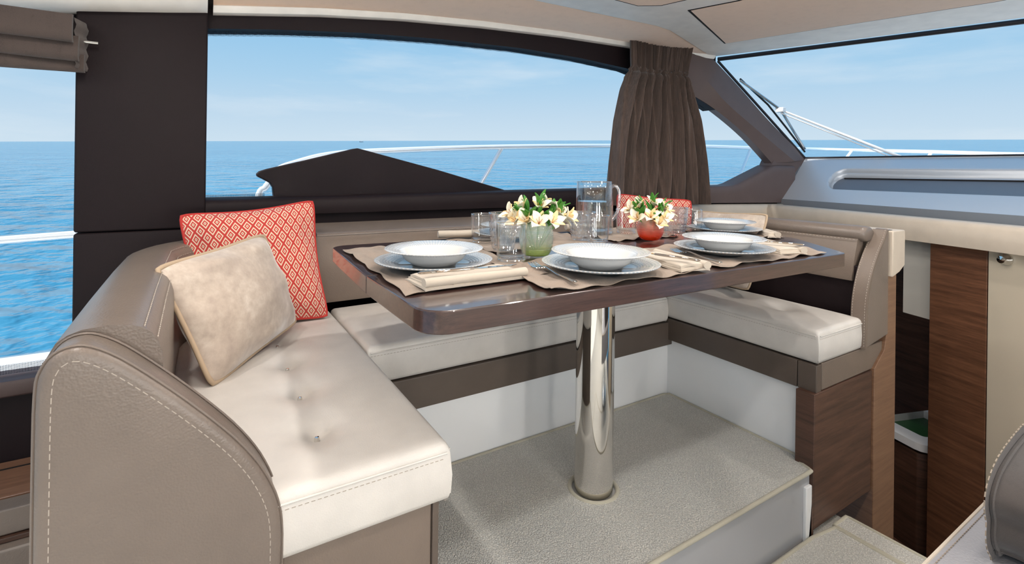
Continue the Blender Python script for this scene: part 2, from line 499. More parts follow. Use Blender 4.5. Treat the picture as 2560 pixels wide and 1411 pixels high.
# sea
m, t, b = newmat('sea_water')
b.inputs['Base Color'].default_value = lin('2f8fc4'); b.inputs['Roughness'].default_value = .12; b.inputs['IOR'].default_value = 1.33
v = coords(t, 'Object', (1, 1, 1)); v2 = coords(t, 'Object', (.6, 1, 1), (0, 0, .7))
w1 = noise(t, v2, .7, 3, .5); w2 = noise(t, v, 4, 2, .5)
mm = t.nodes.new('ShaderNodeMath'); mm.operation = 'MULTIPLY_ADD'; t.links.new(w2, mm.inputs[0]); mm.inputs[1].default_value = .10; t.links.new(w1, mm.inputs[2])
bump(t, b, mm.outputs[0], 1.0, .9)
big = noise(t, coords(t, 'Object', (.05, .12, 1)), 1.0, 4)
t.links.new(rampn(t, big, [(.35, lin('2c7596')), (.65, lin('4789a6'))]), b.inputs['Base Color'])
for nm, em in (('lamp_glow', 12.0),):
    m, t, b = newmat(nm); b.inputs['Emission Color'].default_value = (1, .9, .76, 1); b.inputs['Emission Strength'].default_value = em

# ================================================================== SETTING
def wallY(x): return 2.10 if x <= 2.2 else 2.10 - .2727 * (x - 2.2)


WIN_TOP = [(.02, 1.45), (.256, 1.485), (.561, 1.522), (.922, 1.551), (1.357, 1.573), (1.746, 1.575), (2.108, 1.561), (2.35, 1.51), (2.584, 1.426), (2.756, 1.336), (2.965, 1.193), (3.151, 1.03)]
WIN_BOT = [(.018, .838), (.57, .846), (1.731, .862), (2.649, .880), (2.851, .886), (3.151, 1.02)]
LIP = [(-1.3, 1.30), (-.516, 1.412), (-.23, 1.456), (.02, 1.5), (.402, 1.561), (.732, 1.602), (1.128, 1.636), (1.608, 1.665), (2.106, 1.682), (2.694, 1.672), (2.8, 1.672)]

# sea and far boat
mb = MB(); R_ = 30000
u = SEA_N.orthogonal().normalized(); w = SEA_N.cross(u)
sc_ = Vector((0, 0, CAM_Z)) - SEA_N * 2.3
mb.add([(-R_, -R_, 0), (R_, -R_, 0), (R_, R_, 0), (-R_, R_, 0)], [(0, 1, 2, 3)])
sea = mb.build('sea', 'sea_water', None, 0); sea.location = sc_; sea.rotation_euler = SEA_N.to_track_quat('Z', 'Y').to_euler()
tag(sea, 'calm blue open sea reaching to the horizon', 'sea', kind='stuff')

# floor (saloon sole), lower well, dinette platform
fl = struct(MB().prism([(-2.2, -1.7), (1.885, -1.7), (1.885, .86), (.38, .86), (.38, 2.16), (-2.2, 2.16)], -.30, -.225).build('floor', 'carpet'))
pf = MB().prism([(.30, .86), (1.80, .86), (1.80, 1.52), (.30, 1.52)], -.225, -.012).build('platform', 'gloss_white', fl)
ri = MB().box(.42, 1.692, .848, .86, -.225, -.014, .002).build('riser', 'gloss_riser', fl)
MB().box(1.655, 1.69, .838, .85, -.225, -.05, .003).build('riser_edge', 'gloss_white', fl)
struct(MB().prism([(1.885, -1.7), (3.4, -1.7), (3.4, 2.1), (1.885, 2.1)], -.86, -.80).build('floor_lower', 'wood_dark'))
fl2 = bpy.data.objects['floor_lower']
MB().box(1.865, 1.885, -1.7, .84, -.80, -.30).build('well_side', 'wood_dark', fl2)


def carpet(name, poly, z0, z1, label, hole=None):
    r = root(name, (sum(p[0] for p in poly) / len(poly), sum(p[1] for p in poly) / len(poly), z0), label, 'carpet')
    b = bmesh.new()
    if hole is None:
        MBo = MB().prism(poly, z0, z1, 'z', .003)
    else:
        hx, hy, hr = hole; n = 40
        ring = [(hx + hr * math.cos(2 * PI * i / n), hy + hr * math.sin(2 * PI * i / n)) for i in range(n)]
        def edge(a):
            dx, dy = math.cos(a), math.sin(a); best = 9
            for i in range(len(poly)):
                x1, y1 = poly[i]; x2, y2 = poly[(i + 1) % len(poly)]; ex, ey = x2 - x1, y2 - y1; den = dx * ey - dy * ex
                if abs(den) < 1e-9: continue
                tt = ((x1 - hx) * ey - (y1 - hy) * ex) / den; ss = ((x1 - hx) * dy - (y1 - hy) * dx) / den
                if tt > 0 and -1e-6 <= ss <= 1 + 1e-6: best = min(best, tt)
            return (hx + dx * best, hy + dy * best)
        angs = sorted(set([2 * PI * i / n for i in range(n)] + [math.atan2(p[1] - hy, p[0] - hx) % (2 * PI) for p in poly]))
        MBo = MB(); rings = []
        for z_, flip in ((z1, 0), (z0, 1)):
            rings.append([(hx + hr * math.cos(a), hy + hr * math.sin(a), z_) for a in angs]); rings.append([(*edge(a), z_) for a in angs])
        k = len(angs)
        MBo.v = [p for rr in (rings[0], rings[1], rings[3], rings[2]) for p in rr]
        for q in range(4):
            for j in range(k):
                j2 = (j + 1) % k; A = q * k; B_ = ((q + 1) % 4) * k
                MBo.f.append((A + j, A + j2, B_ + j2, B_ + j))
    b.free()
    o = MBo.build('pile', 'carpet', r)
    zz = z1 - .002
    bp = [(p[0], p[1], zz) for p in poly]
    dense = []
    for i in range(len(bp)):
        a, c_ = Vector(bp[i]), Vector(bp[(i + 1) % len(bp)])
        dense += [a.lerp(c_, q) for q in (0.02, .25, .5, .75, .98)]
    MB().tube(dense, .0065, 8, True).build('binding', 'carpet_binding', r)
    if hole:
        MB().tube([(hx + hr * math.cos(a), hy + hr * math.sin(a), zz) for a in [2 * PI * i / 32 for i in range(32)]], .007, 8, True).build('hole_binding', 'carpet_binding', r)
    return r


carpet('dinette_carpet', [(.40, .838), (1.682, .838), (1.70, .885), (1.730, .90), (1.730, 1.462), (.40, 1.462)], -.0115, 0, 'pale grey looped carpet with bound edge around the table pedestal', (1.019, 1.135, .072))
carpet('aisle_carpet', [(.30, .10), (1.792, .10), (1.792, .815), (1.68, .830), (.30, .830)], -.2245, -.21, 'pale carpet on the lower floor in front of the platform step')
carpet('threshold_carpet', [(1.800, .30), (1.884, .30), (1.884, .822), (1.800, .822)], -.2245, -.21, 'narrow strip of pale carpet beside the wooden bench end')

# port side wall -----------------------------------------------------
wl = struct(MB().sweep([(0, -.80), (0, .80), (-.07, .80), (-.07, -.80)], [(x, wallY(x) + 0.0) for x in [3.3, 3.0, 2.7, 2.4, 2.2, 1.0, .02]]).build('wall_left', 'vinyl_dark'))


def band(x0, x1, zb, zt, n, name, mat, th=.07, inset=0.0):
    """a strip of wall between two height curves, given real thickness"""
    rings = []
    for i in range(n):
        x = x0 + (x1 - x0) * i / (n - 1); yy = wallY(x) - inset
        b_, t_ = zb(x), zt(x)
        rings.append([(x, yy, b_), (x, yy, t_), (x, yy + th, t_), (x, yy + th, b_)])
    return MB().loft(rings).build(name, mat, wl, 30)


# ledge under the main window with a soft nose
def ledge(x0, x1, n, name, mat, nose):
    rings = []
    for i in range(n):
        x = x0 + (x1 - x0) * i / (n - 1); yy = wallY(x); zt = interp(WIN_BOT, x)
        rr = [(yy + .09, zt), (yy - nose * .3, zt - .002), (yy - nose * .75, zt - .008), (yy - nose, zt - .022), (yy - nose, zt - .05), (yy - nose * .9, .775), (yy + .09, .775)]
        rings.append([(x, a, c_) for a, c_ in rr])
    return MB().loft(rings).build(name, mat, wl, 40)


ledge(.02, 2.56, 24, 'window_ledge', 'vinyl_dark', .035)
ledge(2.562, 3.30, 20, 'quarter_sill', 'vinyl_pillar', .03)
band(.02, 2.72, lambda x: interp(WIN_TOP, x), lambda x: interp(LIP, x) + .03, 40, 'window_header', 'vinyl_dark', .09)
# aft pillar between the two windows: upper and lower padded panels with a seam
MB().box(-.335, .02, 2.062, 2.17, .738, 1.60, .008, 3).build('pillar_panel', 'vinyl_dark', wl)
MB().box(-.335, .02, 2.062, 2.17, -.25, .735, .008, 3).build('pillar_panel', 'vinyl_dark', wl)
# lower wall under the aft window
MB().box(-2.2, -.336, 2.09, 2.16, -.25, .30, .004).build('lower_panel', 'vinyl_dark', wl)
MB().box(-2.2, -.336, 2.045, 2.17, .255, .305, .012, 3).build('aft_window_ledge', 'vinyl_ledge', wl)
MB().box(-2.2, -.336, 2.10, 2.17, 1.36, 1.60, .004).build('aft_window_header', 'vinyl_dark', wl)
# forward pillar (A pillar): window edge, ridge, windscreen edge
we = [(2.108, 2.1, 1.561), (2.35, 2.06, 1.51), (2.584, 1.995, 1.426), (2.756, 1.948, 1.336), (2.965, 1.891, 1.193), (3.151, 1.841, 1.03)]
rg = [(2.30, 2.06, 1.70), (2.46, 2.0, 1.66), (2.62, 1.95, 1.53), (2.76, 1.91, 1.40), (2.98, 1.86, 1.255), (3.30, 1.775, 1.045)]
oe = [(2.50, 2.02, 1.78), (2.60, 1.99, 1.76), (2.722, 1.958, 1.654), (2.9, 1.909, 1.503), (3.116, 1.85, 1.31), (3.43, 1.765, 1.06)]
bk = [(2.3, 2.2, 1.72), (2.42, 2.16, 1.68), (2.66, 2.08, 1.58), (2.83, 2.04, 1.45), (3.05, 1.98, 1.26), (3.32, 1.91, 1.05)]
we_, rg_, oe_, bk_ = (smoothpath(q, 5) for q in (we, rg, oe, bk))
MB().loft([[a + Vector((0, .05, 0)), a, r_, o_, b_] for a, r_, o_, b_ in zip(we_, rg_, oe_, bk_)]).build('forward_pillar', 'vinyl_pillar', wl, 28)
mbp = MB()
qq = [(3.10, .775), (3.13, .99), (3.16, 1.05), (3.31, 1.065), (3.43, 1.06), (3.30, .775)]
mbp.loft([[(x, wallY(x) - .005, z) for x, z in qq], [(x, wallY(x) + .08, z) for x, z in qq]]).build('pillar_foot', 'vinyl_pillar', wl, 28)

# windows
def winpoly(inset=0.0):
    xs = [.02 + (3.15 - .02) * i / 48 for i in range(49)]
    return [(x, interp(WIN_TOP, x) - inset) for x in xs], [(x, interp(WIN_BOT, x) + inset) for x in xs]


top, bot = winpoly()
w1 = struct(MB().loft([[(x, wallY(x) + .05, zt), (x, wallY(x) + .056, zt), (x, wallY(x) + .056, zb), (x, wallY(x) + .05, zb)] for (x, zt), (_, zb) in zip(top, bot)]).build('window_1', 'pane_glass'))
MB().loft([[(x, wallY(x) + .047, zt), (x, wallY(x) + .048, zt), (x, wallY(x) + .048, zt - .016), (x, wallY(x) + .047, zt - .016)] for (x, zt) in top[:36]]).build('frit_band', 'frit_dots', w1)
MB().loft([[(x, wallY(x) + .047, zt), (x, wallY(x) + .048, zt), (x, wallY(x) + .048, zt + .012), (x, wallY(x) + .047, zt + .012)] for (x, zt) in bot[:4]]).build('frit_band', 'frit_dots', w1)
w2 = struct(MB().box(-2.2, -.33, 2.12, 2.126, .30, 1.38).build('window_2', 'pane_glass'))
MB().box(-2.2, -.33, 2.117, 2.118, .30, .335).build('frit_band', 'frit_dots', w2)
# dark hull fin standing outside the main window
fin = [(.189, .928), (.20, .939), (.225, .948), (.40, .995), (.56, 1.040), (.577, 1.043), (.60, 1.038), (.95, .955), (1.33, .855), (1.33, .80), (.26, .80), (.25, .845), (.247, .875), (.236, .893), (.211, .908), (.192, .918)]
fo = tag(MB().prism(fin, 2.17, 2.215, 'y', .004).build('hull_fin', 'vinyl_dark'), 'dark pointed hull panel standing against the outside of the long window', 'hull panel')

# windscreen
WB = [(3.41, 1.77, 1.072), (3.60, .77, 1.075), (3.63, -.3, 1.075), (3.5, -1.5, 1.075)]
WT = [(2.78, 1.985, 1.672), (3.24, .70, 1.672), (3.30, -.3, 1.672), (3.1, -1.5, 1.672)]
w3 = struct(MB().loft([[Vector(a), Vector(b_), Vector(b_) + Vector((.006, 0, 0)), Vector(a) + Vector((.006, 0, 0))] for a, b_ in zip(WB, WT)]).build('window_3', 'pane_glass'))
MB().tube([Vector(p) + Vector((0, 0, .012)) for p in WT], .013, 8).build('seal', 'seal_dark', w3)
MB().tube([Vector(p) + Vector((-.004, 0, -.002)) for p in WB], .006, 8).build('seal', 'seal_dark', w3)
MB().tube([Vector(WB[0]), Vector(WT[0])], .008, 8).build('seal', 'seal_dark', w3)

# ceiling ------------------------------------------------------------
front = [(2.72, 2.0), (2.99, 1.3), (3.2, .70), (3.27, .0), (3.2, -.9), (2.9, -1.75)]
ce = struct(MB().prism([(-2.2, -1.75), (-2.2, 1.80), (.0, 1.80), (1.25, 1.775), (1.925, 1.735), (2.05, 1.752), (2.614, 1.955)] + front, 1.69, 1.76, 'z', .012, 3).build('ceiling', 'headliner_white'))
# tan inset panels, proud of the white frame by a hair with a dark groove round them
def cpanel(poly):
    cx = sum(p[0] for p in poly) / len(poly); cy_ = sum(p[1] for p in poly) / len(poly)
    gr = [(cx + (x - cx) * 1.022, cy_ + (y - cy_) * 1.008) for x, y in poly]
    p = MB().prism(poly, 1.6865, 1.70, 'z', .002).build('ceiling_panel', 'headliner_tan', ce)
    MB().prism(gr, 1.688, 1.70, 'z').build('groove', 'groove_dark', p)
cpanel([(1.865, 1.475), (2.49, 1.73), (2.80, .69), (2.86, 0), (2.8, -.8), (1.93, -.8), (1.93, 1.28)])
cpanel([(.55, 1.56), (1.62, 1.56), (1.70, 1.50), (1.76, 1.28), (1.76, -.8), (.55, -.8)])
cpanel([(-1.6, 1.56), (.42, 1.56), (.42, -.8), (-1.6, -.8)])
# coving along the port side
YT = [(.03, 1.80), (1.246, 1.778), (1.925, 1.737), (2.05, 1.755), (2.614, 1.955), (2.72, 2.0)]
def cov(u, v, off=0):
    x = .035 + (2.70 - .035) * u
    y1, z1 = wallY(x) - .035 + (.03 if x > 2.5 else 0), interp(LIP, x) + .02; y0, z0 = min(interp(YT, x), y1 - .004), 1.697
    yy = y1 + (y0 - y1) * v; zz = z1 + (z0 - z1) * v - .012 * math.sin(PI * v) * min(1, abs(y1 - y0) / .2)
    return (x, yy, zz)
cvp = MB().grid(cov, 60, 10, (0, .01, .03)).build('coving_panel', 'headliner_tan', ce)
lip = []
for i in range(60):
    x, yy, zz = cov(i / 59, 0)
    lz = interp(LIP, x)
    lip.append([(x, yy + .04, lz - .002), (x, yy - .004, lz - .002), (x, yy - .012, lz + .008), (x, yy - .015, lz + .020), (x, yy - .008, lz + .026), (x, yy + .04, lz + .03)])
MB().loft(lip).build('coving_lip', 'headliner_white', ce, 50)
# aft headliner piece over the pillar, rounded forward corner
MB().loft([[(x, 2.11, interp(LIP, x) - .002), (x, 2.03, interp(LIP, x) - .004), (x, 2.0, interp(LIP, x) + .016), (x, 1.80, 1.70), (x, 1.80, 1.75), (x, 2.11, 1.75)] for x in [-2.2, -1.3, -.8, -.4, -.1, .006, .018]]).build('aft_coving', 'headliner_white', ce, 50)

MB().prism([(2.14, 1.505), (2.14, 1.76), (1.77, 1.76), (1.77, 1.712), (2.04, 1.545)], .008, .045, 'x').build('coving_joint', 'groove_dark', ce)

# starboard side and aft: plain lower cabinets and roof edge, open glass above
ws = struct(MB().box(-2.2, 3.2, -1.82, -1.75, -.25, .62).build('wall_right', 'panel_cream'))
MB().box(-2.2, 3.2, -1.82, -1.75, 1.5, 1.76).build('roof_edge', 'headliner_white', ws)
for x in (-2.1, .3, 1.9): MB().box(x, x + .12, -1.82, -1.75, .62, 1.5).build('window_post', 'vinyl_dark', ws)

# forward bulkhead under the dashboard --------------------------------
BO = Vector((2.807, .898)); BE = Vector((-.318, -.948)).normalized(); BN = Vector((.948, -.318)).normalized()
def B(s, n, z): p = BO + BE * s + BN * n; return (p.x, p.y, z)
def bbox(s0, s1, n0, n1, z0, z1, bev=0.0):
    m_ = MB(); m_.box(s0, s1, n0, n1, z0, z1, bev); m_.v = [B(*p) for p in m_.v]; return m_
wf = struct(bbox(.0, .222, 0, .04, -.80, .68, .002).build('wall_front', 'wood_mid'))
bbox(0.001, .04, .04, .5, -.80, .68).build('recess_cheek', 'wood_dark', wf)
bbox(-1.6, .0, .50, .53, -.80, .68).build('recess_back', 'wood_dark', wf)
d1 = struct(bbox(.226, 1.3, .0, .03, -.80, .68, .002).build('door_1', 'panel_beige'))
hd = MB().lathe([(.0, 0), (.022, 0), (.022, .012), (.014, .02), (.014, .035), (.0, .038)], 20)
hd.v = [B(.29 + x, -z, .63 + y) for x, y, z in hd.v]; hd.build('door_latch', 'chrome', d1)
tag(bbox(-.16, -.012, .05, .075, .293, .67, .002).build('wall_locker_panel', 'panel_cream'), 'pale cream flat panel hanging under the dashboard beside the dark wood', 'panel')
t_ = root('tray_cabinet', B(-.06, .25, -.80), 'slim dark wood cabinet with a white tray top in the stairwell', 'cabinet')
cb = [(-.30, .02), (-.06, .02), (-.02, .06), (-.02, .49), (-.30, .49)]
mbx = MB().prism(cb, -.80, -.335, 'z', .006); mbx.v = [B(*p) for p in mbx.v]; mbx.build('body', 'wood_dark', t_)
tr_o = [(-.30, .015), (-.07, .015), (-.045, .022), (-.022, .045), (-.015, .07), (-.015, .49), (-.30, .49)]
tr_i = [(-.30, .10), (-.11, .10), (-.098, .104), (-.09, .112), (-.087, .125), (-.087, .38), (-.30, .38)]
k = len(tr_o); mbx = MB()
mbx.v = [B(*p, -.285) for p in tr_o] + [B(*p, -.285) for p in tr_i] + [B(*p, -.32) for p in tr_o] + [B(*p, -.325) for p in tr_i]
for j in range(k):
    j2 = (j + 1) % k
    mbx.f += [(j, j2, k + j2, k + j), (j, 2 * k + j, 2 * k + j2, j2), (k + j, k + j2, 3 * k + j2, 3 * k + j)]
mbx.build('tray', 'white_gelcoat', t_)
mbx = MB().prism([(p[0], p[1]) for p in tr_i], -.329, -.322); mbx.v = [B(*p) for p in mbx.v]; mbx.build('tray_lining', 'green_lining', t_)
bbox(-.30, -.015, .47, .49, -.287, -.22, .003).build('tray_back_lip', 'white_gelcoat', t_)
bbox(-.035, -.008, .10, .14, -.287, -.225, .003).build('tray_clip', 'white_gelcoat', t_)

# dashboard -----------------------------------------------------------
db = root('dashboard', (3.0, 1.2, .70), 'silver grey dashboard with long oval recess below the windscreen', 'dashboard')
DL0, DL1 = Vector((3.20, 1.80, .795)), Vector((2.85, .606, .795)); DT0, DT1 = Vector((3.41, 1.765, 1.066)), Vector((3.60, .77, 1.068))
def dash(u, v, dep=True):
    a = DL0 + (DL1 - DL0) * u; c_ = DT0 + (DT1 - DT0) * u; p = a.lerp(c_, v)
    n = Vector((.5, .1, -.75)).normalized()
    d_ = 0
    if dep:
        # stadium shaped recess
        x = (u - .27) * 17.0; yv = (v - .52) / .21
        dd = math.hypot(min(0, x), yv)
        s_ = max(0, min(1, (1.12 - dd) / .30)); s_ = s_ * s_ * (3 - 2 * s_)
        d_ = .05 * s_
    return p + n * d_
def dfn(u, v): return dash(u * 1.9, v)
MB().grid(dfn, 330, 80, (.0, 0, -.03)).build('panel', 'dash_silver', db, 60)
MB().grid(lambda u, v: (lambda a: a + Vector((-.012, 0, -.10)) * v)(DL0 + (DL1 - DL0) * u * 1.9 + Vector((-.004, 0, .004))), 20, 3, (.02, 0, 0)).build('lower_band', 'dash_grey', db)
MB().tube([dash(u_ / 20 * 1.9, 1, False) for u_ in range(21)], .007, 8).build('top_edge', 'dash_silver', db)
MB().loft([[dash(-.004, v / 8, False) + Vector(q) for q in ((0, 0, .004), (-.008, .035, .0), (-.008, .035, -.03), (0, 0, -.03))] for v in range(9)]).build('end_strip', 'dash_grey', db)
def recess_sheet(u, v):
    uu = .222 + (1.88 - .222) * u ** 1.6; x = min(0, (uu - .27) * 17.0); hh = math.sqrt(max(.02, .80 ** 2 - x * x)) * .21
    return dash(uu, .52 + hh * (v * 2 - 1)) + Vector((-.0012, 0, .0016))
MB().grid(recess_sheet, 120, 12, (.0, 0, -.002)).build('recess_dark_sheet', 'dash_recess', db, 60)  # darker grey sheet laid over the floor of the recess
MB().tube([dash(.26 + i / 20 * 1.6, .665) + Vector((-.004, 0, .004)) for i in range(21)], .004, 6).build('vent_slot', 'groove_dark', db)
# padded cream trims
tp = tag(MB().sweep([(-.01, .66), (-.016, .70), (-.012, .745), (.002, .762), (.02, .767), (.07, .767), (.09, .75), (.09, .66)][::-1], [B(-.97, -.05, 0)[:2], B(.2, -.045, 0)[:2], B(1.3, -.045, 0)[:2]]).build('dash_trim', 'leather_cream_dash'), 'long padded cream trim running under the silver dashboard', 'trim')
tag(MB().sweep([(-.004, .60), (-.012, .70), (-.006, .752), (.008, .765), (.05, .767), (.05, .60)], [(2.02, 2.03), (2.2, wallY(2.2) - .05), (2.6, wallY(2.6) - .05), (3.215, wallY(3.215) - .055)]).build('side_trim', 'leather_cream_dash'), 'short padded cream trim along the hull behind the right bench', 'trim')

# ================================================================== BANQUETTE
bq = root('banquette_base', (1.0, 1.5, -.012), 'white and brown built-in base under the U-shaped bench cushions', 'bench base')
MB().box(.36, 1.76, 1.470, 1.50, -.011, .245, .002).build('kick_panel', 'gloss_white', bq)
MB().box(1.737, 1.765, .90, 1.472, -.011, .262, .002).build('kick_panel', 'gloss_white', bq)
MB().box(.36, 1.74, 1.448, 1.95, .214, .313, .003).build('seat_rail', 'vinyl_brown', bq)
MB().box(1.714, 2.185, .905, 1.95, .238, .329, .003).build('seat_rail', 'vinyl_brown', bq)
MB().box(1.714, 1.748, .842, .903, .238, .329, .003).build('corner_block', 'vinyl_brown', bq)
MB().box(1.750, 2.19, .842, .903, .242, .331, .003).build('end_rail', 'leather_taupe_dark', bq)
MB().box(1.700, 2.10, .838, .897, -.2, .240, .002).build('end_panel', 'wood_dark', bq)
MB().prism([(1.672, -.215), (1.700, -.215), (1.700, .24), (1.694, .24), (1.694, -.05)], .838, .897, 'y', .001).build('end_panel_edge', 'wood_dark', bq)
MB().box(.122, .385, .885, 1.46, -.22, .318, .004).build('left_base', 'leather_taupe_dark', bq)
MB().box(.385, .398, .880, 1.46, -.22, .318, .002).build('left_base_edge', 'vinyl_brown', bq)
MB().box(-.16, .36, .93, 1.95, -.22, .315, .004).build('left_platform', 'vinyl_brown', bq)
MB().box(2.06, 2.09, .868, 1.95, .33, .62, .003).build('dark_back_panel', 'vinyl_dark', bq)


def cushion(name, x0, x1, y0, y1, z0, z1, dimples, label, parts=True, r=.022, crown=.008, mat='leather_cream', deep=.016, wid=.05, seam=('y0', 'x1')):
    rt = root(name, ((x0 + x1) / 2, (y0 + y1) / 2, z0), label, 'seat cushion')
    def ax(a, b, n):
        L_ = b - a; o = [a + r * (1 - math.cos(PI / 2 * i / 5)) for i in range(5)]
        k = max(2, int((L_ - 2 * r) / .011)); o += [a + r + (L_ - 2 * r) * i / k for i in range(k + 1)]
        o += [b - r * (1 - math.cos(PI / 2 * i / 5)) for i in range(4, -1, -1)]; return o
    X = ax(x0, x1, 0); Y = ax(y0, y1, 0)
    def zz(x, y):
        d = min(x - x0, x1 - x); e_ = min(y - y0, y1 - y); z = z1
        for q in (d, e_):
            if q < r: z -= (r - math.sqrt(max(0, r * r - (r - q) ** 2))) * .8
        z += crown * (1 - ((2 * x - x0 - x1) / (x1 - x0)) ** 4) * (1 - ((2 * y - y0 - y1) / (y1 - y0)) ** 4)
        for (px, py) in dimples:
            rr = math.hypot(x - px, y - py)
            z -= deep * math.exp(-(rr / wid) ** 2) + .012 * math.exp(-(rr / .016) ** 2)
            # pulled crease between buttons
            if abs(y - py) < .16: z -= .004 * math.exp(-((x - px) / .02) ** 2) * math.exp(-((y - py) / .09) ** 2)
        return z
    m_ = MB(); nx, ny = len(X), len(Y)
    m_.v = [(x, y, zz(x, y)) for y in Y for x in X]
    m_.f = [(j * nx + i, j * nx + i + 1, (j + 1) * nx + i + 1, (j + 1) * nx + i) for j in range(ny - 1) for i in range(nx - 1)]
    loop = [i for i in range(nx)] + [j * nx + nx - 1 for j in range(1, ny)] + [(ny - 1) * nx + i for i in range(nx - 2, -1, -1)] + [j * nx for j in range(ny - 2, 0, -1)]
    prev = loop; h = z1 - z0
    for f_, ins in ((.55, -.003), (.88, -.001), (.97, .003), (1.0, .010)):
        cur = []
        for i in loop:
            x, y, z = m_.v[i]; zt = z1 - h * f_
            x += ins if x - x0 < 1e-6 else -ins if x1 - x < 1e-6 else 0
            y += ins if y - y0 < 1e-6 else -ins if y1 - y < 1e-6 else 0
            m_.v.append((x, y, min(z, zt))); cur.append(len(m_.v) - 1)
        for a in range(len(loop)):
            b_ = (a + 1) % len(loop); m_.f.append((prev[a], prev[b_], cur[b_], cur[a]))
        prev = cur
    m_.f.append(tuple(prev))
    cv_ = m_.build('cover', mat, rt, 55)
    zs = z1 - r * .8 - .004
    pts = {'y0': [(x0 + .008, y0 - .0015, zs), (x1 - .008, y0 - .0015, zs)], 'x1': [(x1 + .0015, y0 + .008, zs), (x1 + .0015, y1 - .008, zs)], 'x0': [(x0 - .0015, y0 + .008, zs), (x0 - .0015, y1 - .008, zs)]}
    for k_ in seam:
        MB().tube(pts[k_], .0022, 6).build('seam_piping', mat, cv_)
        MB().dashes([Vector(p) - Vector((0, 0, .010)) for p in pts[k_]], .006, .004, .0006).build('stitching', 'stitch', cv_)
    for (px, py) in dimples:
        z = zz(px, py)
        MB().lathe([(0, -.004), (.0055, -.004), (.0055, .009), (.004, .0125), (0, .013)], 14, (px, py, z)).build('button', 'chrome', rt)
    return rt


cushion('seat_cushion', -.055, .415, .868, 1.935, .318, .428, [(.205, 1.045), (.205, 1.245), (.205, 1.44), (.205, 1.64)], 'large cream tufted seat cushion in the foreground with metal buttons', r=.016)
cushion('seat_cushion', .423, 1.712, 1.452, 1.945, .316, .428, [(.70, 1.70), (.92, 1.70), (1.14, 1.70), (1.36, 1.70)], 'long cream seat cushion under the window behind the table', r=.016)
cushion('seat_cushion', 1.716, 2.028, .838, 1.945, .333, .442, [(1.90, 1.06), (1.90, 1.26), (1.90, 1.46), (1.90, 1.66)], 'cream tufted seat cushion on the right bench below the table end', r=.016, seam=('y0', 'x0'), crown=.014, deep=.02, wid=.06)

# left backrest: rounded roll that turns the corner, with a flared end cap
lb = root('corner_backrest', (-.1, 1.4, .31), 'taupe leather backrest curving round the left corner of the bench', 'backrest')
path = [(-.110, .930), (-.112, 1.2), (-.112, 1.50)]
for i in range(1, 11):
    a = PI / 2 * i / 10
    path.append((-.112 + .30 * (1 - math.cos(a)), 1.68 + .30 * math.sin(a)))
path += [(.26, 1.98), (.335, 1.98)]
prof = [(.068, .30), (.074, .60), (.072, .655), (.068, .680), (.058, .700), (.046, .709), (.030, .715), (.0, .717), (-.025, .714), (-.040, .708), (-.052, .698), (-.060, .685), (-.065, .668), (-.067, .64), (-.066, .44), (-.06, .30)]
lbb = MB().sweep(prof, path).build('body', 'leather_taupe', lb, 45)
def offpath(pth, n, z):
    o = []
    for i, p in enumerate(pth):
        a = Vector(pth[max(0, i - 1)]); b_ = Vector(pth[min(len(pth) - 1, i + 1)]); t0 = (b_ - a).normalized(); o.append((p[0] - t0.y * n, p[1] + t0.x * n, z))
    return o
for nn_, z_ in ((-.043, .7095), (-.0595, .6905)):
    MB().dashes(offpath(path, nn_, z_), .008, .005, .0009).build('stitching', 'stitch', lbb)
# end cap, profile in XZ
cap = [(-.176, -.21), (-.176, .30), (-.176, .55), (-.175, .655), (-.170, .685), (-.158, .703), (-.140, .710), (-.120, .706), (-.089, .685), (-.044, .642), (.005, .590), (.050, .537), (.082, .490), (.103, .447), (.114, .410), (.118, .370), (.118, .30), (.118, -.21)]
capS = [Vector((p[0], 0, p[1])) for p in cap]
cs = [(p.x, p.z) for p in smoothpath(capS, 3)]
def inset(poly, d):
    out = []
    n = len(poly)
    for i in range(n):
        a = Vector(poly[max(0, i - 1)]); b_ = Vector(poly[min(n - 1, i + 1)]); t0 = (b_ - a).normalized(); nn_ = Vector((t0.y, -t0.x)); out.append((poly[i][0] + nn_.x * d, poly[i][1] + nn_.y * d))
    return out
rings = []
for y_, d_ in ((.930, .012), (.926, .004), (.918, .0), (.868, .0), (.861, .002), (.858, .007), (.857, .014)):
    q = inset(cs, d_); rings.append([(x, y_, z) for x, z in q])
ecp = MB().loft(rings).build('end_cap', 'leather_taupe', lb, 45)
MB().tube([(x, .866, z) for x, z in inset(cs, -.0008)], .0022, 6).build('cap_piping', 'leather_taupe', ecp)
MB().tube([(x, .922, z) for x, z in inset(cs, -.001)], .002, 6).build('cap_piping', 'leather_taupe', ecp)
MB().dashes([(x, .8572, z) for x, z in inset(cs, .017)], .008, .004, .0008).build('stitching', 'stitch', ecp)

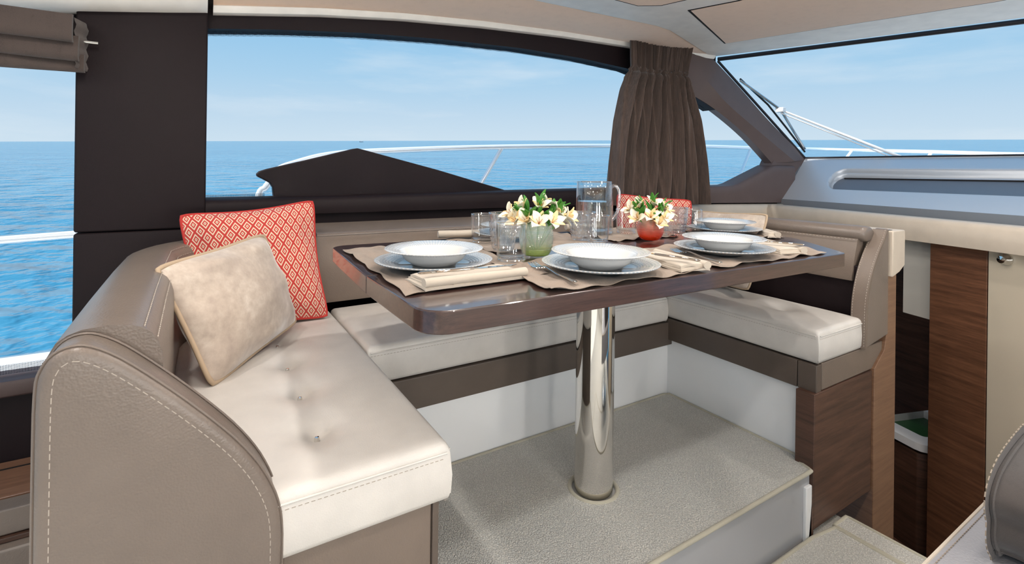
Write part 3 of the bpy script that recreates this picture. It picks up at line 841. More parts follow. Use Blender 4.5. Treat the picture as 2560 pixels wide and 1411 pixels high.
# rear backrest under the window
bb = root('window_backrest', (1.1, 1.98, .43), 'long taupe backrest below the window ledge behind the table', 'backrest')
x0, x1 = .352, 1.98
yz = [(1.935, .452), (1.928, .47), (1.900, .690), (1.904, .706), (1.92, .714), (2.055, .735), (2.06, .70), (2.06, .452)]
rings = []
for x, d_ in ((x0, .02), (x0 + .004, .008), (x0 + .014, .0), (x1 - .014, 0), (x1 - .004, .008), (x1, .02)):
    cyy, czz = 1.98, .59
    rings.append([(x, cyy + (a - cyy) * (1 - d_ * 3), czz + (c_ - czz) * (1 - d_ * 2)) for a, c_ in yz])
MB().loft(rings).build('body', 'leather_taupe_dark', bb, 40)
tpb = MB().loft([[(x, 1.9015, .706), (x, 1.906, .713), (x, 1.92, .7175), (x, 2.055, .7385), (x, 2.055, .73), (x, 1.92, .709)] for x in (x0 + .012, 1.0, x1 - .012)]).build('top_facing', 'leather_taupe', bb, 50)
MB().dashes([(x0 + .02, 1.9035, .6985), (x1 - .02, 1.9035, .6985)], .008, .005, .001).build('stitching', 'stitch', bb)

# right backrest
rb = root('right_backrest', (2.1, 1.3, .45), 'brown backrest of the right bench with a pale rolled top', 'backrest')
prof = [(2.045, .565), (2.040, .58), (2.085, .715), (2.098, .725), (2.12, .725), (2.165, .60), (2.165, .565)]
def rbx(y): return .0
rings = [[(x, y, z) for x, z in prof] for y in (.885, 1.2, 1.6, 1.93)]
MB().loft(rings).build('panel', 'leather_taupe_dark', rb, 40)
rings = []
for y in (.862, .868, .88, 1.2, 1.6, 1.95):
    k_ = .7 if y < .865 else .93 if y < .87 else 1
    rings.append([(2.125 + .045 * k_ * math.cos(a), y, .735 + .030 * k_ * math.sin(a)) for a in [2 * PI * i / 16 for i in range(16)]])
MB().loft(rings).build('rolled_top', 'leather_taupe', rb, 60)
MB().dashes([(2.076, .89, .715), (2.076, 1.9, .715)], .008, .005, .001).build('stitching', 'stitch', rb)
# its curved end cap
fc = [(2.172, .752), (2.152, .722), (2.10, .665), (2.058, .605), (2.030, .54), (2.017, .48), (2.014, .40), (2.014, .336)]
fcs = [(p.x, p.z) for p in smoothpath([Vector((a, 0, c_)) for a, c_ in fc], 4)]
poly = fcs + [(2.196, .360), (2.192, .752), (2.184, .757)]
ec = MB().prism(poly, .826, .866, 'y', .004, 2).build('end_cap', 'leather_taupe', rb, 40)
strip = MB().loft([[(x - .006, .872, z), (x - .003, .824, z), (x + .01, .824, z - .002), (x + .01, .872, z)] for x, z in fcs]).build('end_cap_strip', 'leather_taupe_dark', rb, 50)
for yy_ in (.829, .868): MB().dashes([(x - .006 + (.002 if yy_ < .84 else 0), yy_, z + .001) for x, z in fcs], .006, .004, .0009).build('stitching', 'stitch', rb)

# partition behind it
pt_ = root('partition', (2.24, 1.4, -.80), 'tall wooden partition behind the right bench with a cream padded cap', 'partition')
MB().prism([(2.105, -.80), (2.287, -.80), (2.277, .60), (2.197, .60), (2.197, .345), (2.185, .300), (2.105, .245)], .832, 1.98, 'y', .002).build('wood_panel', 'wood_light', pt_)
capb = MB().prism([(2.20, .575), (2.262, .590), (2.306, .612), (2.306, .742), (2.30, .748), (2.20, .748)], .815, 1.97, 'y', .006, 2).build('padded_cap', 'leather_cream_dash', pt_)
MB().box(2.206, 2.236, .832, .86, .7478, .7492).build('cap_hole', 'groove_dark', pt_)

# side shelf behind the left bench
sh = root('side_shelf', (-1.2, 1.95, -.22), 'low side shelf with wooden top and beige leather front behind the left bench', 'shelf')
MB().box(-2.2, -.19, 1.865, 2.085, .03, .05, .002).build('top', 'wood_shelf', sh)
MB().box(-2.2, -.19, 2.03, 2.036, .0495, .052).build('top_groove', 'groove_dark', sh)
MB().box(-2.2, -.19, 1.80, 1.863, -.02, .047, .004).build('edge_trim', 'leather_taupe', sh)
MB().box(-2.2, -.19, 1.79, 1.87, -.035, -.022, .002).build('edge_shadow_strip', 'wood_dark', sh)
MB().box(-2.2, -.19, 1.76, 2.0, -.22, -.036, .01, 3).build('front_pad', 'leather_taupe', sh)

# helm companion seat at the right edge
hs = root('helm_seat', (1.35, .1, -.21), 'grey leather helm seat with dark fabric bolster at the right edge', 'helm seat')
spd = MB().box(.95, 1.62, -.55, .365, .12, .25, .012, 3).build('seat_pad', 'leather_grey', hs)
MB().tube([(.95, .361, .247), (1.62, .361, .247)], .004, 6).build('seat_piping', 'napkin', spd)
MB().dashes([(.95, .350, .2512), (1.62, .350, .2512)], .006, .004, .001).build('stitching', 'stitch_dark', spd)
bol = [(1.60, .432), (1.43, .430), (1.328, .421), (1.258, .406), (1.222, .385), (1.214, .365), (1.226, .335), (1.224, .305), (1.245, .278), (1.29, .262), (1.62, .262)]
bs = [(p.x, p.z) for p in smoothpath([Vector((a, 0, c_)) for a, c_ in bol], 4)]
rings = []
for y_, d_ in ((.292, .022), (.297, .008), (.288, .002), (.27, .0), (-.5, .0)):
    rings.append([(x, y_, z) for x, z in inset(bs, d_)])
rings[0] = [(x, .298, z) for x, z in inset(bs, .022)]; rings[1] = [(x, .296, z) for x, z in inset(bs, .008)]
blr = MB().loft(rings).build('bolster', 'dark_fabric', hs, 50)
MB().tube([(x, .293, z) for x, z in inset(bs, .006)], .004, 6).build('bolster_piping', 'dark_fabric', blr)
MB().dashes([(x, .2985, z) for x, z in inset(bs, .024)], .009, .006, .0012).build('stitching', 'stitch_dark', blr)
MB().lathe([(.0, -.43), (.22, -.43), (.22, -.41), (.06, -.40), (.05, .115), (0, .115)], 24, (1.30, -.1, .22)).build('pedestal', 'steel_satin', hs)

# ================================================================== TABLE
tb = root('dining_table', (1.03, 1.13, -.0115), 'dark wood dining table on a single polished steel pedestal', 'table')
def rounded(poly, rads, n=7):
    o = []; k = len(poly)
    for i in range(k):
        p = Vector(poly[i]); a = (Vector(poly[i - 1]) - p).normalized(); b_ = (Vector(poly[(i + 1) % k]) - p).normalized(); r_ = rads[i]
        if r_ <= 0: o.append(tuple(p)); continue
        ang = a.angle(b_); d_ = r_ / math.tan(ang / 2); c_ = p + (a + b_).normalized() * (r_ / math.sin(ang / 2))
        s0 = p + a * d_ - c_; s1 = p + b_ * d_ - c_; a0 = math.atan2(s0.y, s0.x); a1 = math.atan2(s1.y, s1.x); da = (a1 - a0 + PI) % (2 * PI) - PI
        o += [(c_.x + r_ * math.cos(a0 + da * j / n), c_.y + r_ * math.sin(a0 + da * j / n)) for j in range(n + 1)]
    return o
TZ = .72
MB().prism(rounded([(.309, .745), (1.648, .730), (1.87, 1.005), (1.87, 1.078), (.309, 1.078)], [.055, .03, .03, 0, 0]), TZ - .040, TZ, 'z', .0025).build('front_leaf', 'wood_table', tb, 30)
MB().prism(rounded([(.309, 1.082), (1.87, 1.082), (1.87, 1.52), (.335, 1.55)], [0, 0, .05, .05]), TZ - .040, TZ, 'z', .0025).build('rear_leaf', 'wood_table', tb, 30)
MB().lathe([(0, 0), (.0575, 0), (.0575, .675), (0, .675)], 64, (1.019, 1.135, -.0115)).build('pedestal', 'chrome', tb, 40)
MB().lathe([(0, .655), (.11, .655), (.11, .672), (0, .672)], 40, (1.019, 1.135, .007)).build('mounting_plate', 'steel_satin', tb)

# ================================================================== TABLEWARE
rnd = random.Random(3)
def placemat(poly, label, seed):
    """poly: near-left, near-right, far-right, far-left"""
    r_ = random.Random(seed); A, B_, C_, D_ = (Vector((p[0], p[1], TZ + .0012)) for p in poly)
    ph = [r_.uniform(0, 6) for _ in range(8)]
    def fn(u, v):
        p = A.lerp(B_, u).lerp(D_.lerp(C_, u), v)
        e = .004 * math.sin(30 * v + ph[0]) * (1 if u in (0, 1) else 0)
        p.x += .003 * math.sin(26 * v + ph[1]) * (abs(u - .5) * 2) ** 6; p.y += .003 * math.sin(24 * u + ph[2]) * (abs(v - .5) * 2) ** 6
        edge = max(abs(u - .5), abs(v - .5)) * 2
        h = .0019 * (1 + math.sin(34 * u + 3 * math.sin(5 * v + ph[3]) + ph[4])) + .0014 * (1 + math.sin(28 * v + 2.5 * math.sin(6 * u + ph[5]) + ph[6]))
        h += .0055 * max(0, (edge - .86) / .14) * max(0, math.sin(13 * (u if abs(v - .5) > abs(u - .5) else v) + ph[7]))
        p.z += h; return p
    o = MB().grid(fn, 44, 36, (0, 0, -.0010)).build('placemat', 'mat_linen', None, 70)
    return tag(o, label, 'placemat', 'linen placemats')


placemat([(.322, .868), (.665, .895), (.70, 1.43), (.345, 1.44)], 'crinkled linen placemat at the left end of the table', 1)
placemat([(.566, .752), (1.012, .748), (1.06, 1.05), (.60, 1.05)], 'taupe linen placemat under the middle plate of the near side', 2)
placemat([(1.075, .750), (1.585, .752), (1.66, 1.06), (1.12, 1.06)], 'taupe linen placemat under the right plate of the near side', 3)
placemat([(.70, 1.20), (1.12, 1.20), (1.14, 1.515), (.69, 1.52)], 'linen placemat at the far left beside the window bench', 4)
placemat([(1.18, 1.22), (1.50, 1.22), (1.50, 1.50), (1.18, 1.50)], 'linen placemat under the water jug at the far side', 5)
placemat([(1.70, 1.035), (1.845, 1.02), (1.85, 1.46), (1.60, 1.46), ], 'linen placemat at the far right end of the table', 6)

def plate_setting():
    p = root('dinner_plate', (0, 0, 0), '', 'plate')
    MB().lathe([(0, .004), (.052, .004), (.056, .0), (.060, .002), (.080, .007), (.128, .0165), (.1335, .0185), (.1345, .0205), (.132, .0210), (.085, .0115), (.078, .008), (0, .0075)], 72).build('plate_body', 'porcelain_rim', p, 60, False)
    q = root('soup_bowl', (0, 0, 0), '', 'bowl')
    MB().lathe([(0, .003), (.044, .003), (.047, .0), (.050, .001), (.068, .013), (.076, .025), (.081, .029), (.110, .0355), (.1125, .0375), (.110, .039), (.081, .033), (.074, .030), (.065, .017), (.050, .0085), (.03, .0065), (0, .0062)], 72).build('bowl_body', 'porcelain_rim', q, 60, False)
    return p, q


pl0, bw0 = plate_setting()
spots = [(.462, 1.068, 'at the left end of the table beside the red cushion'), (.782, .858, 'in the middle of the near side'), (1.268, .880, 'on the right of the near side'), (.905, 1.425, 'behind the glasses at the far left'), (1.72, 1.19, 'at the far right end of the table')]
for i, (x, y, w_) in enumerate(spots):
    lp, lq = 'embossed white dinner plate ' + w_, 'white soup bowl ' + w_
    zt = TZ + .0074
    if i == 0:
        pl0.location = (x, y, zt); pl0['label'] = lp; pl0['group'] = 'dinner plates'; bw0.location = (x, y, zt + .0078); bw0['label'] = lq; bw0['group'] = 'soup bowls'
    else:
        dup(pl0, (x, y, zt), i, lp, 'dinner plates'); dup(bw0, (x, y, zt + .0078), i, lq, 'soup bowls')

def napkin(loc, rz, w_, d_, label, roll=False, seed=0):
    r_ = random.Random(seed); rt = root('napkin', loc, label, 'napkin', 'folded napkins'); rt.rotation_euler = (0, 0, rz)
    if roll:
        MB().loft([[(x, .017 * math.cos(a) * k_, .013 + .0125 * math.sin(a) * k_) for a in [2 * PI * i / 14 for i in range(14)]] for x, k_ in ((-w_ / 2, .82), (-w_ / 2 + .004, 1), (0, .93), (w_ / 2 - .004, 1), (w_ / 2, .8))]).build('rolled_cloth', 'napkin', rt, 50, False)
        return rt
    z = .0
    for k_ in range(3):
        ins = .004 * k_ + r_.uniform(0, .003); zz = z
        def fn(u, v, ins=ins, zz=zz, k_=k_):
            x = (u - .5) * (w_ - 2 * ins); y = (v - .5) * (d_ - ins); h = .0055 * (1 - (2 * abs(v - .5)) ** 10 * .7) * (1 - (2 * abs(u - .5)) ** 16 * .5)
            return (x, y, zz + h + .0012 * math.sin(9 * u + k_ * 2) * math.sin(5 * v + k_))
        MB().grid(fn, 24, 16, (0, 0, -.0048)).build('cloth_fold', 'napkin', rt, 60, False); z += .0046
    # rolled long edge
    MB().loft([[(x, -d_ / 2 + .010 + .011 * math.cos(a), .0095 + .0095 * math.sin(a)) for a in [2 * PI * i / 12 for i in range(12)]] for x in (-w_ / 2 + .001, -w_ / 4, 0, w_ / 4, w_ / 2 - .001)]).build('rolled_edge', 'napkin', rt, 60, False)
    return rt


def knife(loc, rz, label, tilt=0):
    rt = root('table_knife', loc, label, 'knife', 'table knives'); rt.rotation_euler = (0, tilt, rz)
    MB().loft([[(x, w_ * math.cos(a), .003 + h * math.sin(a)) for a in [2 * PI * i / 10 for i in range(10)]] for x, w_, h in ((-.105, .003, .0015), (-.10, .0062, .003), (-.04, .005, .0032), (.0, .0042, .003), (.012, .003, .0025))]).build('handle', 'chrome', rt, 50, False)
    MB().prism([(.010, -.003), (.03, -.008), (.095, -.0075), (.112, .002), (.10, .004), (.010, .004)], .0022, .0036, 'z').build('blade', 'chrome', rt, 30, False)
    return rt


def fork(loc, rz, label):
    rt = root('table_fork', loc, label, 'fork', 'table forks'); rt.rotation_euler = (0, 0, rz)
    MB().loft([[(x, w_ * math.cos(a), z + h * math.sin(a)) for a in [2 * PI * i / 10 for i in range(10)]] for x, w_, h, z in ((-.105, .003, .0012, .004), (-.10, .006, .0022, .004), (-.03, .004, .002, .0055), (.02, .003, .002, .011), (.038, .005, .0016, .010), (.048, .0115, .0012, .0065), (.054, .012, .001, .005))]).build('handle', 'chrome', rt, 50, False)
    for k_ in range(4):
        y = -.0098 + .0065 * k_
        MB().tube([(.052, y, .0052), (.07, y, .0035), (.09, y, .0065), (.098, y, .009)], [.0018, .0017, .0015, .0008], 6).build('tine', 'chrome', rt, 50, False)
    return rt


MZ = TZ + .0078
napkin((.476, .925, MZ), .02, .235, .105, 'cream folded napkin under a knife at the left end of the table', seed=1)
knife((.462, .895, MZ + .0225), -.06, 'knife with shiny handle resting on the napkin at the left end')
napkin((1.00, .845, MZ), 1.36, .20, .085, 'cream folded napkin right of the middle near plate', seed=2)
knife((.955, .838, MZ + .0215), 1.75, 'knife on the napkin right of the middle near plate', 0)
napkin((1.478, .862, MZ), 1.15, .20, .085, 'cream folded napkin at the right near corner of the table', seed=3)
knife((1.44, .862, MZ + .0215), 1.9, 'knife on the napkin at the right near corner', 0)
napkin((.735, 1.498, MZ), -.22, .14, .05, 'rolled white napkin at the far left of the table', True)
knife((.79, 1.488, MZ + .004), 2.9, 'pale knife beside the rolled napkin at the far left')
napkin((1.255, 1.49, MZ), -.2, .13, .05, 'rolled white napkin between the flowers and the jug', True)
fork((.655, .875, MZ), 1.42, 'fork left of the middle near plate beside the tumbler')
fork((1.128, .868, MZ), 1.30, 'fork between the middle and right near plates')
napkin((1.79, 1.055, MZ), .9, .11, .045, 'small folded grey napkin near the right table edge', seed=5)

def tumbler(loc, label, r0, r1, h, first=None):
    rt = root('water_tumbler', loc, label, 'glass', 'plain water tumblers')
    MB().lathe([(0, 0), (r0 - .003, 0), (r0, .003), (r1, h - .001), (r1 - .0008, h), (r1 - .0016, h - .001), (r0 - .0018, .014), (r0 - .008, .0095), (0, .009)], 56).build('glass_body', 'glass', rt, 40, False)
    for rr, zz, w_ in ((r1 - .0008, h, .0011), (r0 - .002, .004, .0016)): MB().tube([(rr * math.cos(2 * PI * i / 44), rr * math.sin(2 * PI * i / 44), zz) for i in range(44)], w_, 6, True).build('rim' if zz > .01 else 'base_ring', 'glass_rim', rt, 50, False)
    return rt


def cut_glass(loc, label, r0, r1, h):
    rt = root('cut_glass_tumbler', loc, label, 'glass', 'cut glass tumblers')
    prof = []; n = 30
    for i in range(n + 1):
        t_ = i / n; prof.append((r0 + (r1 - r0) * t_ ** .8, .004 + (h - .006) * t_))
    def rf(a, z, r, i):
        if i >= n - 4 or i > n + 1 or z < .003: return 1
        k1 = abs(math.sin(a * 8)); k2 = abs(math.sin(z / h * PI * 5))
        return 1 + .075 * (min(k1, .8) / .8) * (min(k2, .7) / .7) - .03
    full = [(0, 0), (r0 - .004, 0)] + prof + [(r1 - .0012, h), (r1 - .0025, h - .002), (r0 - .001 + (r1 - r0) * .5, h * .5), (r0 - .005, .013), (0, .012)]
    def rf2(a, z, r, i): return rf(a, z, r, i - 2) if 2 <= i < 2 + n + 1 else 1
    MB().lathe(full, 96, (0, 0, 0), rf2).build('glass_body', 'cut_glass', rt, 9, False)
    MB().tube([((r1 - .001) * math.cos(2 * PI * i / 40), (r1 - .001) * math.sin(2 * PI * i / 40), h) for i in range(40)], .0012, 6, True).build('rim', 'glass_rim', rt, 50, False)
    return rt


tumbler((.668, 1.060, TZ + .0076), 'plain tumbler in front beside the left plate', .037, .039, .092)
tumbler((.760, 1.375, TZ + .0076), 'plain tumbler at the far left behind the left plate', .037, .040, .088)
tumbler((1.085, 1.205, TZ + .0076), 'plain tumbler between the middle plate and the water jug', .034, .038, .086)
tumbler((1.352, 1.345, TZ + .0076), 'plain tumbler behind the orange vase', .036, .039, .088)
tumbler((1.672, 1.295, TZ + .0076), 'plain tumbler in front of the far right plate', .037, .034, .082)
cut_glass((.735, 1.212, TZ + .0076), 'cut glass tumbler standing left of the green vase', .030, .043, .105)
cut_glass((.880, 1.345, TZ + .0076), 'cut glass tumbler behind the green vase', .030, .043, .105)
cut_glass((1.082, 1.278, TZ + .0076), 'cut glass tumbler in front of the water jug', .036, .045, .092)
cut_glass((1.478, 1.225, TZ + .0076), 'cut glass tumbler right of the orange vase', .034, .047, .100)

# jug
jg = root('water_jug', (1.238, 1.395, TZ + .0076), 'clear glass jug half filled with water', 'jug')
jr, jh = .069, .190
MB().lathe([(0, 0), (jr - .006, 0), (jr, .006), (jr - .001, .10), (jr - .004, jh - .002), (jr - .0055, jh), (jr - .007, jh - .002), (jr - .0045, .10), (jr - .0045, .016), (jr - .012, .011), (0, .010)], 64).build('glass_body', 'glass', jg, 40, False)
MB().lathe([(0, .0105), (jr - .0125, .0115), (jr - .0050, .0165), (jr - .0050, .118), (0, .118)], 64).build('water', 'water', jg, 40, False)
hx, hy = .95, -.31
MB().tube([((jr - .0055) * math.cos(2 * PI * i / 48), (jr - .0055) * math.sin(2 * PI * i / 48), jh) for i in range(48)], .0016, 6, True).build('rim', 'glass_rim', jg, 50, False)
MB().tube([(hx * q, hy * q, z) for q, z in [(p.x, p.z) for p in smoothpath([Vector((.062, 0, .168)), Vector((.082, 0, .176)), Vector((.098, 0, .160)), Vector((.100, 0, .12)), Vector((.090, 0, .07)), Vector((.066, 0, .045))], 5)]], .0065, 10).build('handle', 'cut_glass', jg, 60, False)

# vases with alstroemeria
def vase(loc, kind, label):
    rt = root('ribbed_vase', loc, label, 'vase')
    if kind == 'green':
        pr_ = [(.030, 0), (.036, .004), (.042, .018), (.0455, .036), (.0455, .056), (.042, .076), (.0385, .088)]
    else:
        pr_ = [(.024, 0), (.032, .004), (.040, .016), (.0445, .034), (.0445, .046), (.040, .060), (.033, .072), (.030, .080)]
    ps = [(p.x, p.z) for p in smoothpath([Vector((a, 0, c_)) for a, c_ in pr_], 10)]
    top_ = pr_[-1][1]
    outer = [(r_ * (1 + (.012 * math.sin(z * 2 * PI / .0042) if .008 < z < top_ - .006 else 0)), z) for r_, z in ps]
    inner = [(r_ - .0028, max(z, .008)) for r_, z in ps[::-6]]
    MB().lathe([(0, 0)] + outer + [(pr_[-1][0] - .0014, top_ + .001)] + inner + [(0, .0078)], 56).build('glass_body', 'vase_' + kind, rt, 50, False)
    return rt


VG, VO = (.770, 1.098, TZ + .0076), (1.290, 1.172, TZ + .0076)
vase(VG, 'green', 'ribbed pale green glass vase with cream flowers')
vase(VO, 'orange', 'round ribbed orange glass vase with cream flowers')

def petal_mesh(name, L_, w_, curl, mat):
    def fn(u, v):
        x = L_ * v; hw = w_ * math.sin(PI * min(1, (v * .92 + .05))) ** .8; y = (u - .5) * 2 * hw
        z = .9 * L_ * .35 * math.sin(v * 1.5) - curl * v * v * L_ + .25 * abs(u - .5) ** 2 * w_ * 4
        return (x, y, z)
    return MB().grid(fn, 7, 9, (0, 0, -.0006)).build(name, mat, None, 60)


pm_out = petal_mesh('petal', .030, .0095, .20, 'petal'); pm_in = petal_mesh('petal', .027, .0055, .05, 'petal_orange'); lf = petal_mesh('leaf', .052, .0075, .3, 'leaf')
PO, PI_, LF = pm_out.data, pm_in.data, lf.data
for o_ in (pm_out, pm_in, lf): bpy.data.objects.remove(o_)


def flower(base, tip, az, tilt, label, grp, sc=1.0, leaves=1, seed=0):
    r_ = random.Random(seed); b_ = Vector(base); t_ = Vector(tip)
    rt = root('alstroemeria', b_, label, 'flower', grp)
    mid = b_.lerp(t_, .55) + Vector((0, 0, .012))
    sp = smoothpath([b_, mid, t_], 5); MB().tube([p - b_ for p in sp], .0016, 6).build('stem', 'stem', rt, 60, False)
    ax_ = Vector((math.cos(az) * math.sin(tilt), math.sin(az) * math.sin(tilt), math.cos(tilt))); Q = ax_.to_track_quat('Z', 'Y').to_matrix().to_4x4()
    for i in range(6):
        inner_ = i % 2; me = PI_ if inner_ else PO
        o = bpy.data.objects.new('petal', me); COL.objects.link(o); o.parent = rt
        a = 2 * PI * i / 6 + r_.uniform(-.15, .15)
        o.matrix_local = Matrix.Translation(t_ - b_) @ Q @ Matrix.Rotation(a, 4, 'Z') @ Matrix.Rotation(-r_.uniform(.35, .75), 4, 'Y') @ Matrix.Scale(sc * r_.uniform(.9, 1.1), 4)
    th = MB()
    for i in range(4):
        a = 1.57 * i; th.tube([(0, 0, 0), (.004 * math.cos(a), .004 * math.sin(a), .012), (.008 * math.cos(a), .008 * math.sin(a), .022)], .0006, 4)
    o = th.build('stamens', 'petal_throat', rt, 60, False); o.matrix_local = Matrix.Translation(t_ - b_) @ Q
    for i in range(leaves):
        o = bpy.data.objects.new('leaf', LF); COL.objects.link(o); o.parent = rt
        p = sp[len(sp) * 2 // 3] - b_
        o.matrix_local = Matrix.Translation(p) @ Matrix.Rotation(az + r_.uniform(-1.4, 1.4), 4, 'Z') @ Matrix.Rotation(-r_.uniform(.75, 1.35), 4, 'Y') @ Matrix.Scale(r_.uniform(.9, 1.35), 4)
    return rt


# offsets: right (r) and toward the window (b) of the vase axis, height above the table
def bouquet(V, items, words, vs, grp, sc):
    rx = Vector((.847, -.532, 0)); fw = Vector((.532, .847, 0))
    for i, (r_, b_, h) in enumerate(items):
        base = Vector(V) + rx * r_ * .12 + fw * b_ * .12 + Vector((0, 0, .012 + .001 * i)); tip = Vector((V[0], V[1], TZ)) + rx * r_ + fw * b_ + Vector((0, 0, h))
        d_ = rx * r_ + fw * (b_ - .03)
        flower(base, tip, math.atan2(d_.y, d_.x), min(1.5, .35 + 11 * math.hypot(r_, b_)), 'cream bloom in the %s vase, %s' % (vs, words[i]), grp, sc, 3, i + 11)


G_W = ['leftmost, drooping over the cut glass', 'upper left, half open', 'at the centre, facing the viewer', 'upper right under a long leaf', 'lower left, resting on the rim', 'lower right, resting on the rim', 'rightmost, leaning to the jug', 'topmost, at the back', 'low on the far left side', 'low in front of the stems', 'behind on the right']
O_W = ['leftmost, wide open', 'upper left', 'topmost in the middle', 'upper right', 'lower left, hanging beside the vase', 'lowest, hanging over the orange glass', 'at the centre front', 'rightmost beside the cut glass', 'low on the right', 'behind the left bloom']
bouquet(VG, [(-.062, .0, .112), (-.034, .02, .128), (.008, -.005, .130), (.050, .01, .118), (-.026, -.03, .098), (.038, -.03, .096), (.078, .01, .108), (.018, .035, .138), (-.05, -.012, .094), (.004, -.04, .094), (.062, .035, .104)], G_W, 'green', 'flowers in the green vase', 1.3)
bouquet(VO, [(-.058, .01, .104), (-.032, .015, .114), (.012, .01, .120), (.042, .0, .106), (-.050, -.03, .078), (.014, -.044, .062), (-.010, -.04, .084), (.055, .02, .092), (.036, -.03, .078), (-.04, .03, .098)], O_W, 'orange', 'flowers in the orange vase', 1.3)

# ================================================================== CUSHIONS
def pillow(name, TL, TR, BR, BL, th, mat, pipe, label, seam_sag=.06, seed=0, pipe_r=.005):
    c4 = [Vector(p) for p in (TL, TR, BR, BL)]; ctr = sum(c4, Vector()) / 4
    rt = root(name, ctr, label, 'cushion')
    r_ = random.Random(seed); ph = [r_.uniform(0, 6) for _ in range(6)]
    w_ = ((c4[1] - c4[0]).length + (c4[2] - c4[3]).length) / 2; h_ = ((c4[0] - c4[3]).length + (c4[1] - c4[2]).length) / 2
    nrm = (c4[1] - c4[0]).cross(c4[3] - c4[0]).normalized()
    def base(u, v):
        a = u * 2 - 1; b_ = v * 2 - 1
        a2 = a * (1 - seam_sag * (1 - b_ * b_) * abs(a) ** 1.5); b2 = b_ * (1 - seam_sag * (1 - a * a) * abs(b_) ** 1.5)
        # round the corners
        kx = 1 - .055 * (abs(a) * abs(b_)) ** 6
        u2, v2 = (a2 * kx + 1) / 2, (b2 * kx + 1) / 2
        return c4[3].lerp(c4[2], u2).lerp(c4[0].lerp(c4[1], u2), v2) - ctr
    N_ = 40; V_ = []; F_ = []; U_ = []
    for side in (1, -1):
        for j in range(N_ + 1):
            for i in range(N_ + 1):
                u = .5 - .5 * math.cos(PI * i / N_); v = .5 - .5 * math.cos(PI * j / N_)
                a, b_ = u * 2 - 1, v * 2 - 1
                t_ = (max(0, 1 - a * a) ** .55) * (max(0, 1 - b_ * b_) ** .55)
                rim_ = 1 - max(abs(a), abs(b_))
                wr = .006 * math.sin(14 * u + ph[0] + 4 * v) * math.exp(-((rim_ - .18) / .14) ** 2) + .004 * math.sin(17 * v + ph[1]) * math.exp(-((rim_ - .2) / .15) ** 2)
                V_.append(base(u, v) + nrm * side * (th / 2 * t_ + wr * (t_ > 0))); U_.append((u * w_, v * h_))
    k = N_ + 1
    for s_ in (0, 1):
        for j in range(N_):
            for i in range(N_):
                q = [s_ * k * k + j * k + i, s_ * k * k + j * k + i + 1, s_ * k * k + (j + 1) * k + i + 1, s_ * k * k + (j + 1) * k + i]
                F_.append(tuple(q if s_ == 0 else q[::-1]))
    me = bpy.data.meshes.new('cover'); me.from_pydata([tuple(p) for p in V_], [], F_); uv = me.uv_layers.new(name='UVMap')
    for l_ in me.loops: uv.data[l_.index].uv = U_[l_.vertex_index]
    me.shade_smooth(); me.materials.append(MAT[mat]); o = bpy.data.objects.new('cover', me); COL.objects.link(o); o.parent = rt
    edge = [(i / 24, 0) for i in range(24)] + [(1, i / 24) for i in range(24)] + [(1 - i / 24, 1) for i in range(24)] + [(0, 1 - i / 24) for i in range(24)]
    MB().tube([base(*p) for p in edge], pipe_r, 8, True).build('piping', pipe, rt, 60, False)
    return rt


pillow('cushion', (-.058, 1.865, .806), (.352, 1.885, .845), (.392, 1.80, .432), (-.02, 1.76, .432), .13, 'diamond_weave', 'piping_red', 'square red and cream diamond patterned cushion behind the velvet one', .10, 1)
pillow('cushion', (-.088, 1.385, .722), (.172, 1.70, .752), (.275, 1.735, .452), (.03, 1.355, .432), .13, 'velvet', 'piping_velvet', 'pale beige velvet cushion leaning on the left backrest', .05, 2, .006)
pillow('cushion', (1.800, 1.865, .850), (2.055, 1.60, .826), (2.01, 1.56, .45), (1.75, 1.80, .45), .11, 'diamond_weave', 'piping_red', 'red diamond patterned cushion in the far corner below the curtain', .06, 3)
pillow('cushion', (2.035, 1.56, .775), (2.025, 1.19, .79), (1.93, 1.215, .47), (1.94, 1.57, .465), .10, 'velvet', 'piping_velvet', 'beige cushion leaning on the right backrest behind the table', .05, 4)

# ================================================================== CURTAIN AND BLIND
cu = root('curtain', (2.25, 1.97, .78), 'gathered dark brown linen curtain tied beside the forward window pillar', 'curtain')
LFT = [(.775, 1.865), (.85, 1.88), (1.0, 1.90), (1.24, 1.937), (1.42, 1.985), (1.53, 2.035), (1.57, 2.03), (1.70, 2.02)]
RGT = [(.775, 2.545), (.85, 2.54), (1.0, 2.53), (1.27, 2.50), (1.42, 2.46), (1.53, 2.425), (1.57, 2.43), (1.70, 2.455)]
def cfn(u, v, back=0):
    z = .775 + (1.70 - .775) * v; xl, xr = interp(LFT, z), interp(RGT, z); x = xl + (xr - xl) * u
    y = wallY(x) - .10
    amp = .042 * (1 - .35 * v); fold = math.sin(u * 2 * PI * 8 + 1.6 * math.sin(v * 3 + 5 * u)) * amp + .012 * math.sin(u * 2 * PI * 21 + 3 * v)
    if 1.49 < z < 1.55: fold *= 1.15 - .55 * math.exp(-((z - 1.525) / .015) ** 2)
    elif z >= 1.55: fold = .010 * math.sin(u * 2 * PI * 16 + 2 * math.sin(8 * u)) + .006 * math.sin(u * 2 * PI * 37)
    x += .006 * math.sin(u * 40 + 6 * v)
    return (x, y - .01 + fold, z)
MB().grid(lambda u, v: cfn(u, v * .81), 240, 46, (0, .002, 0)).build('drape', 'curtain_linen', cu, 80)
MB().grid(lambda u, v: cfn(u, .81 + v * .19), 240, 14, (0, .002, 0)).build('pleated_heading', 'curtain_linen', cu, 80)

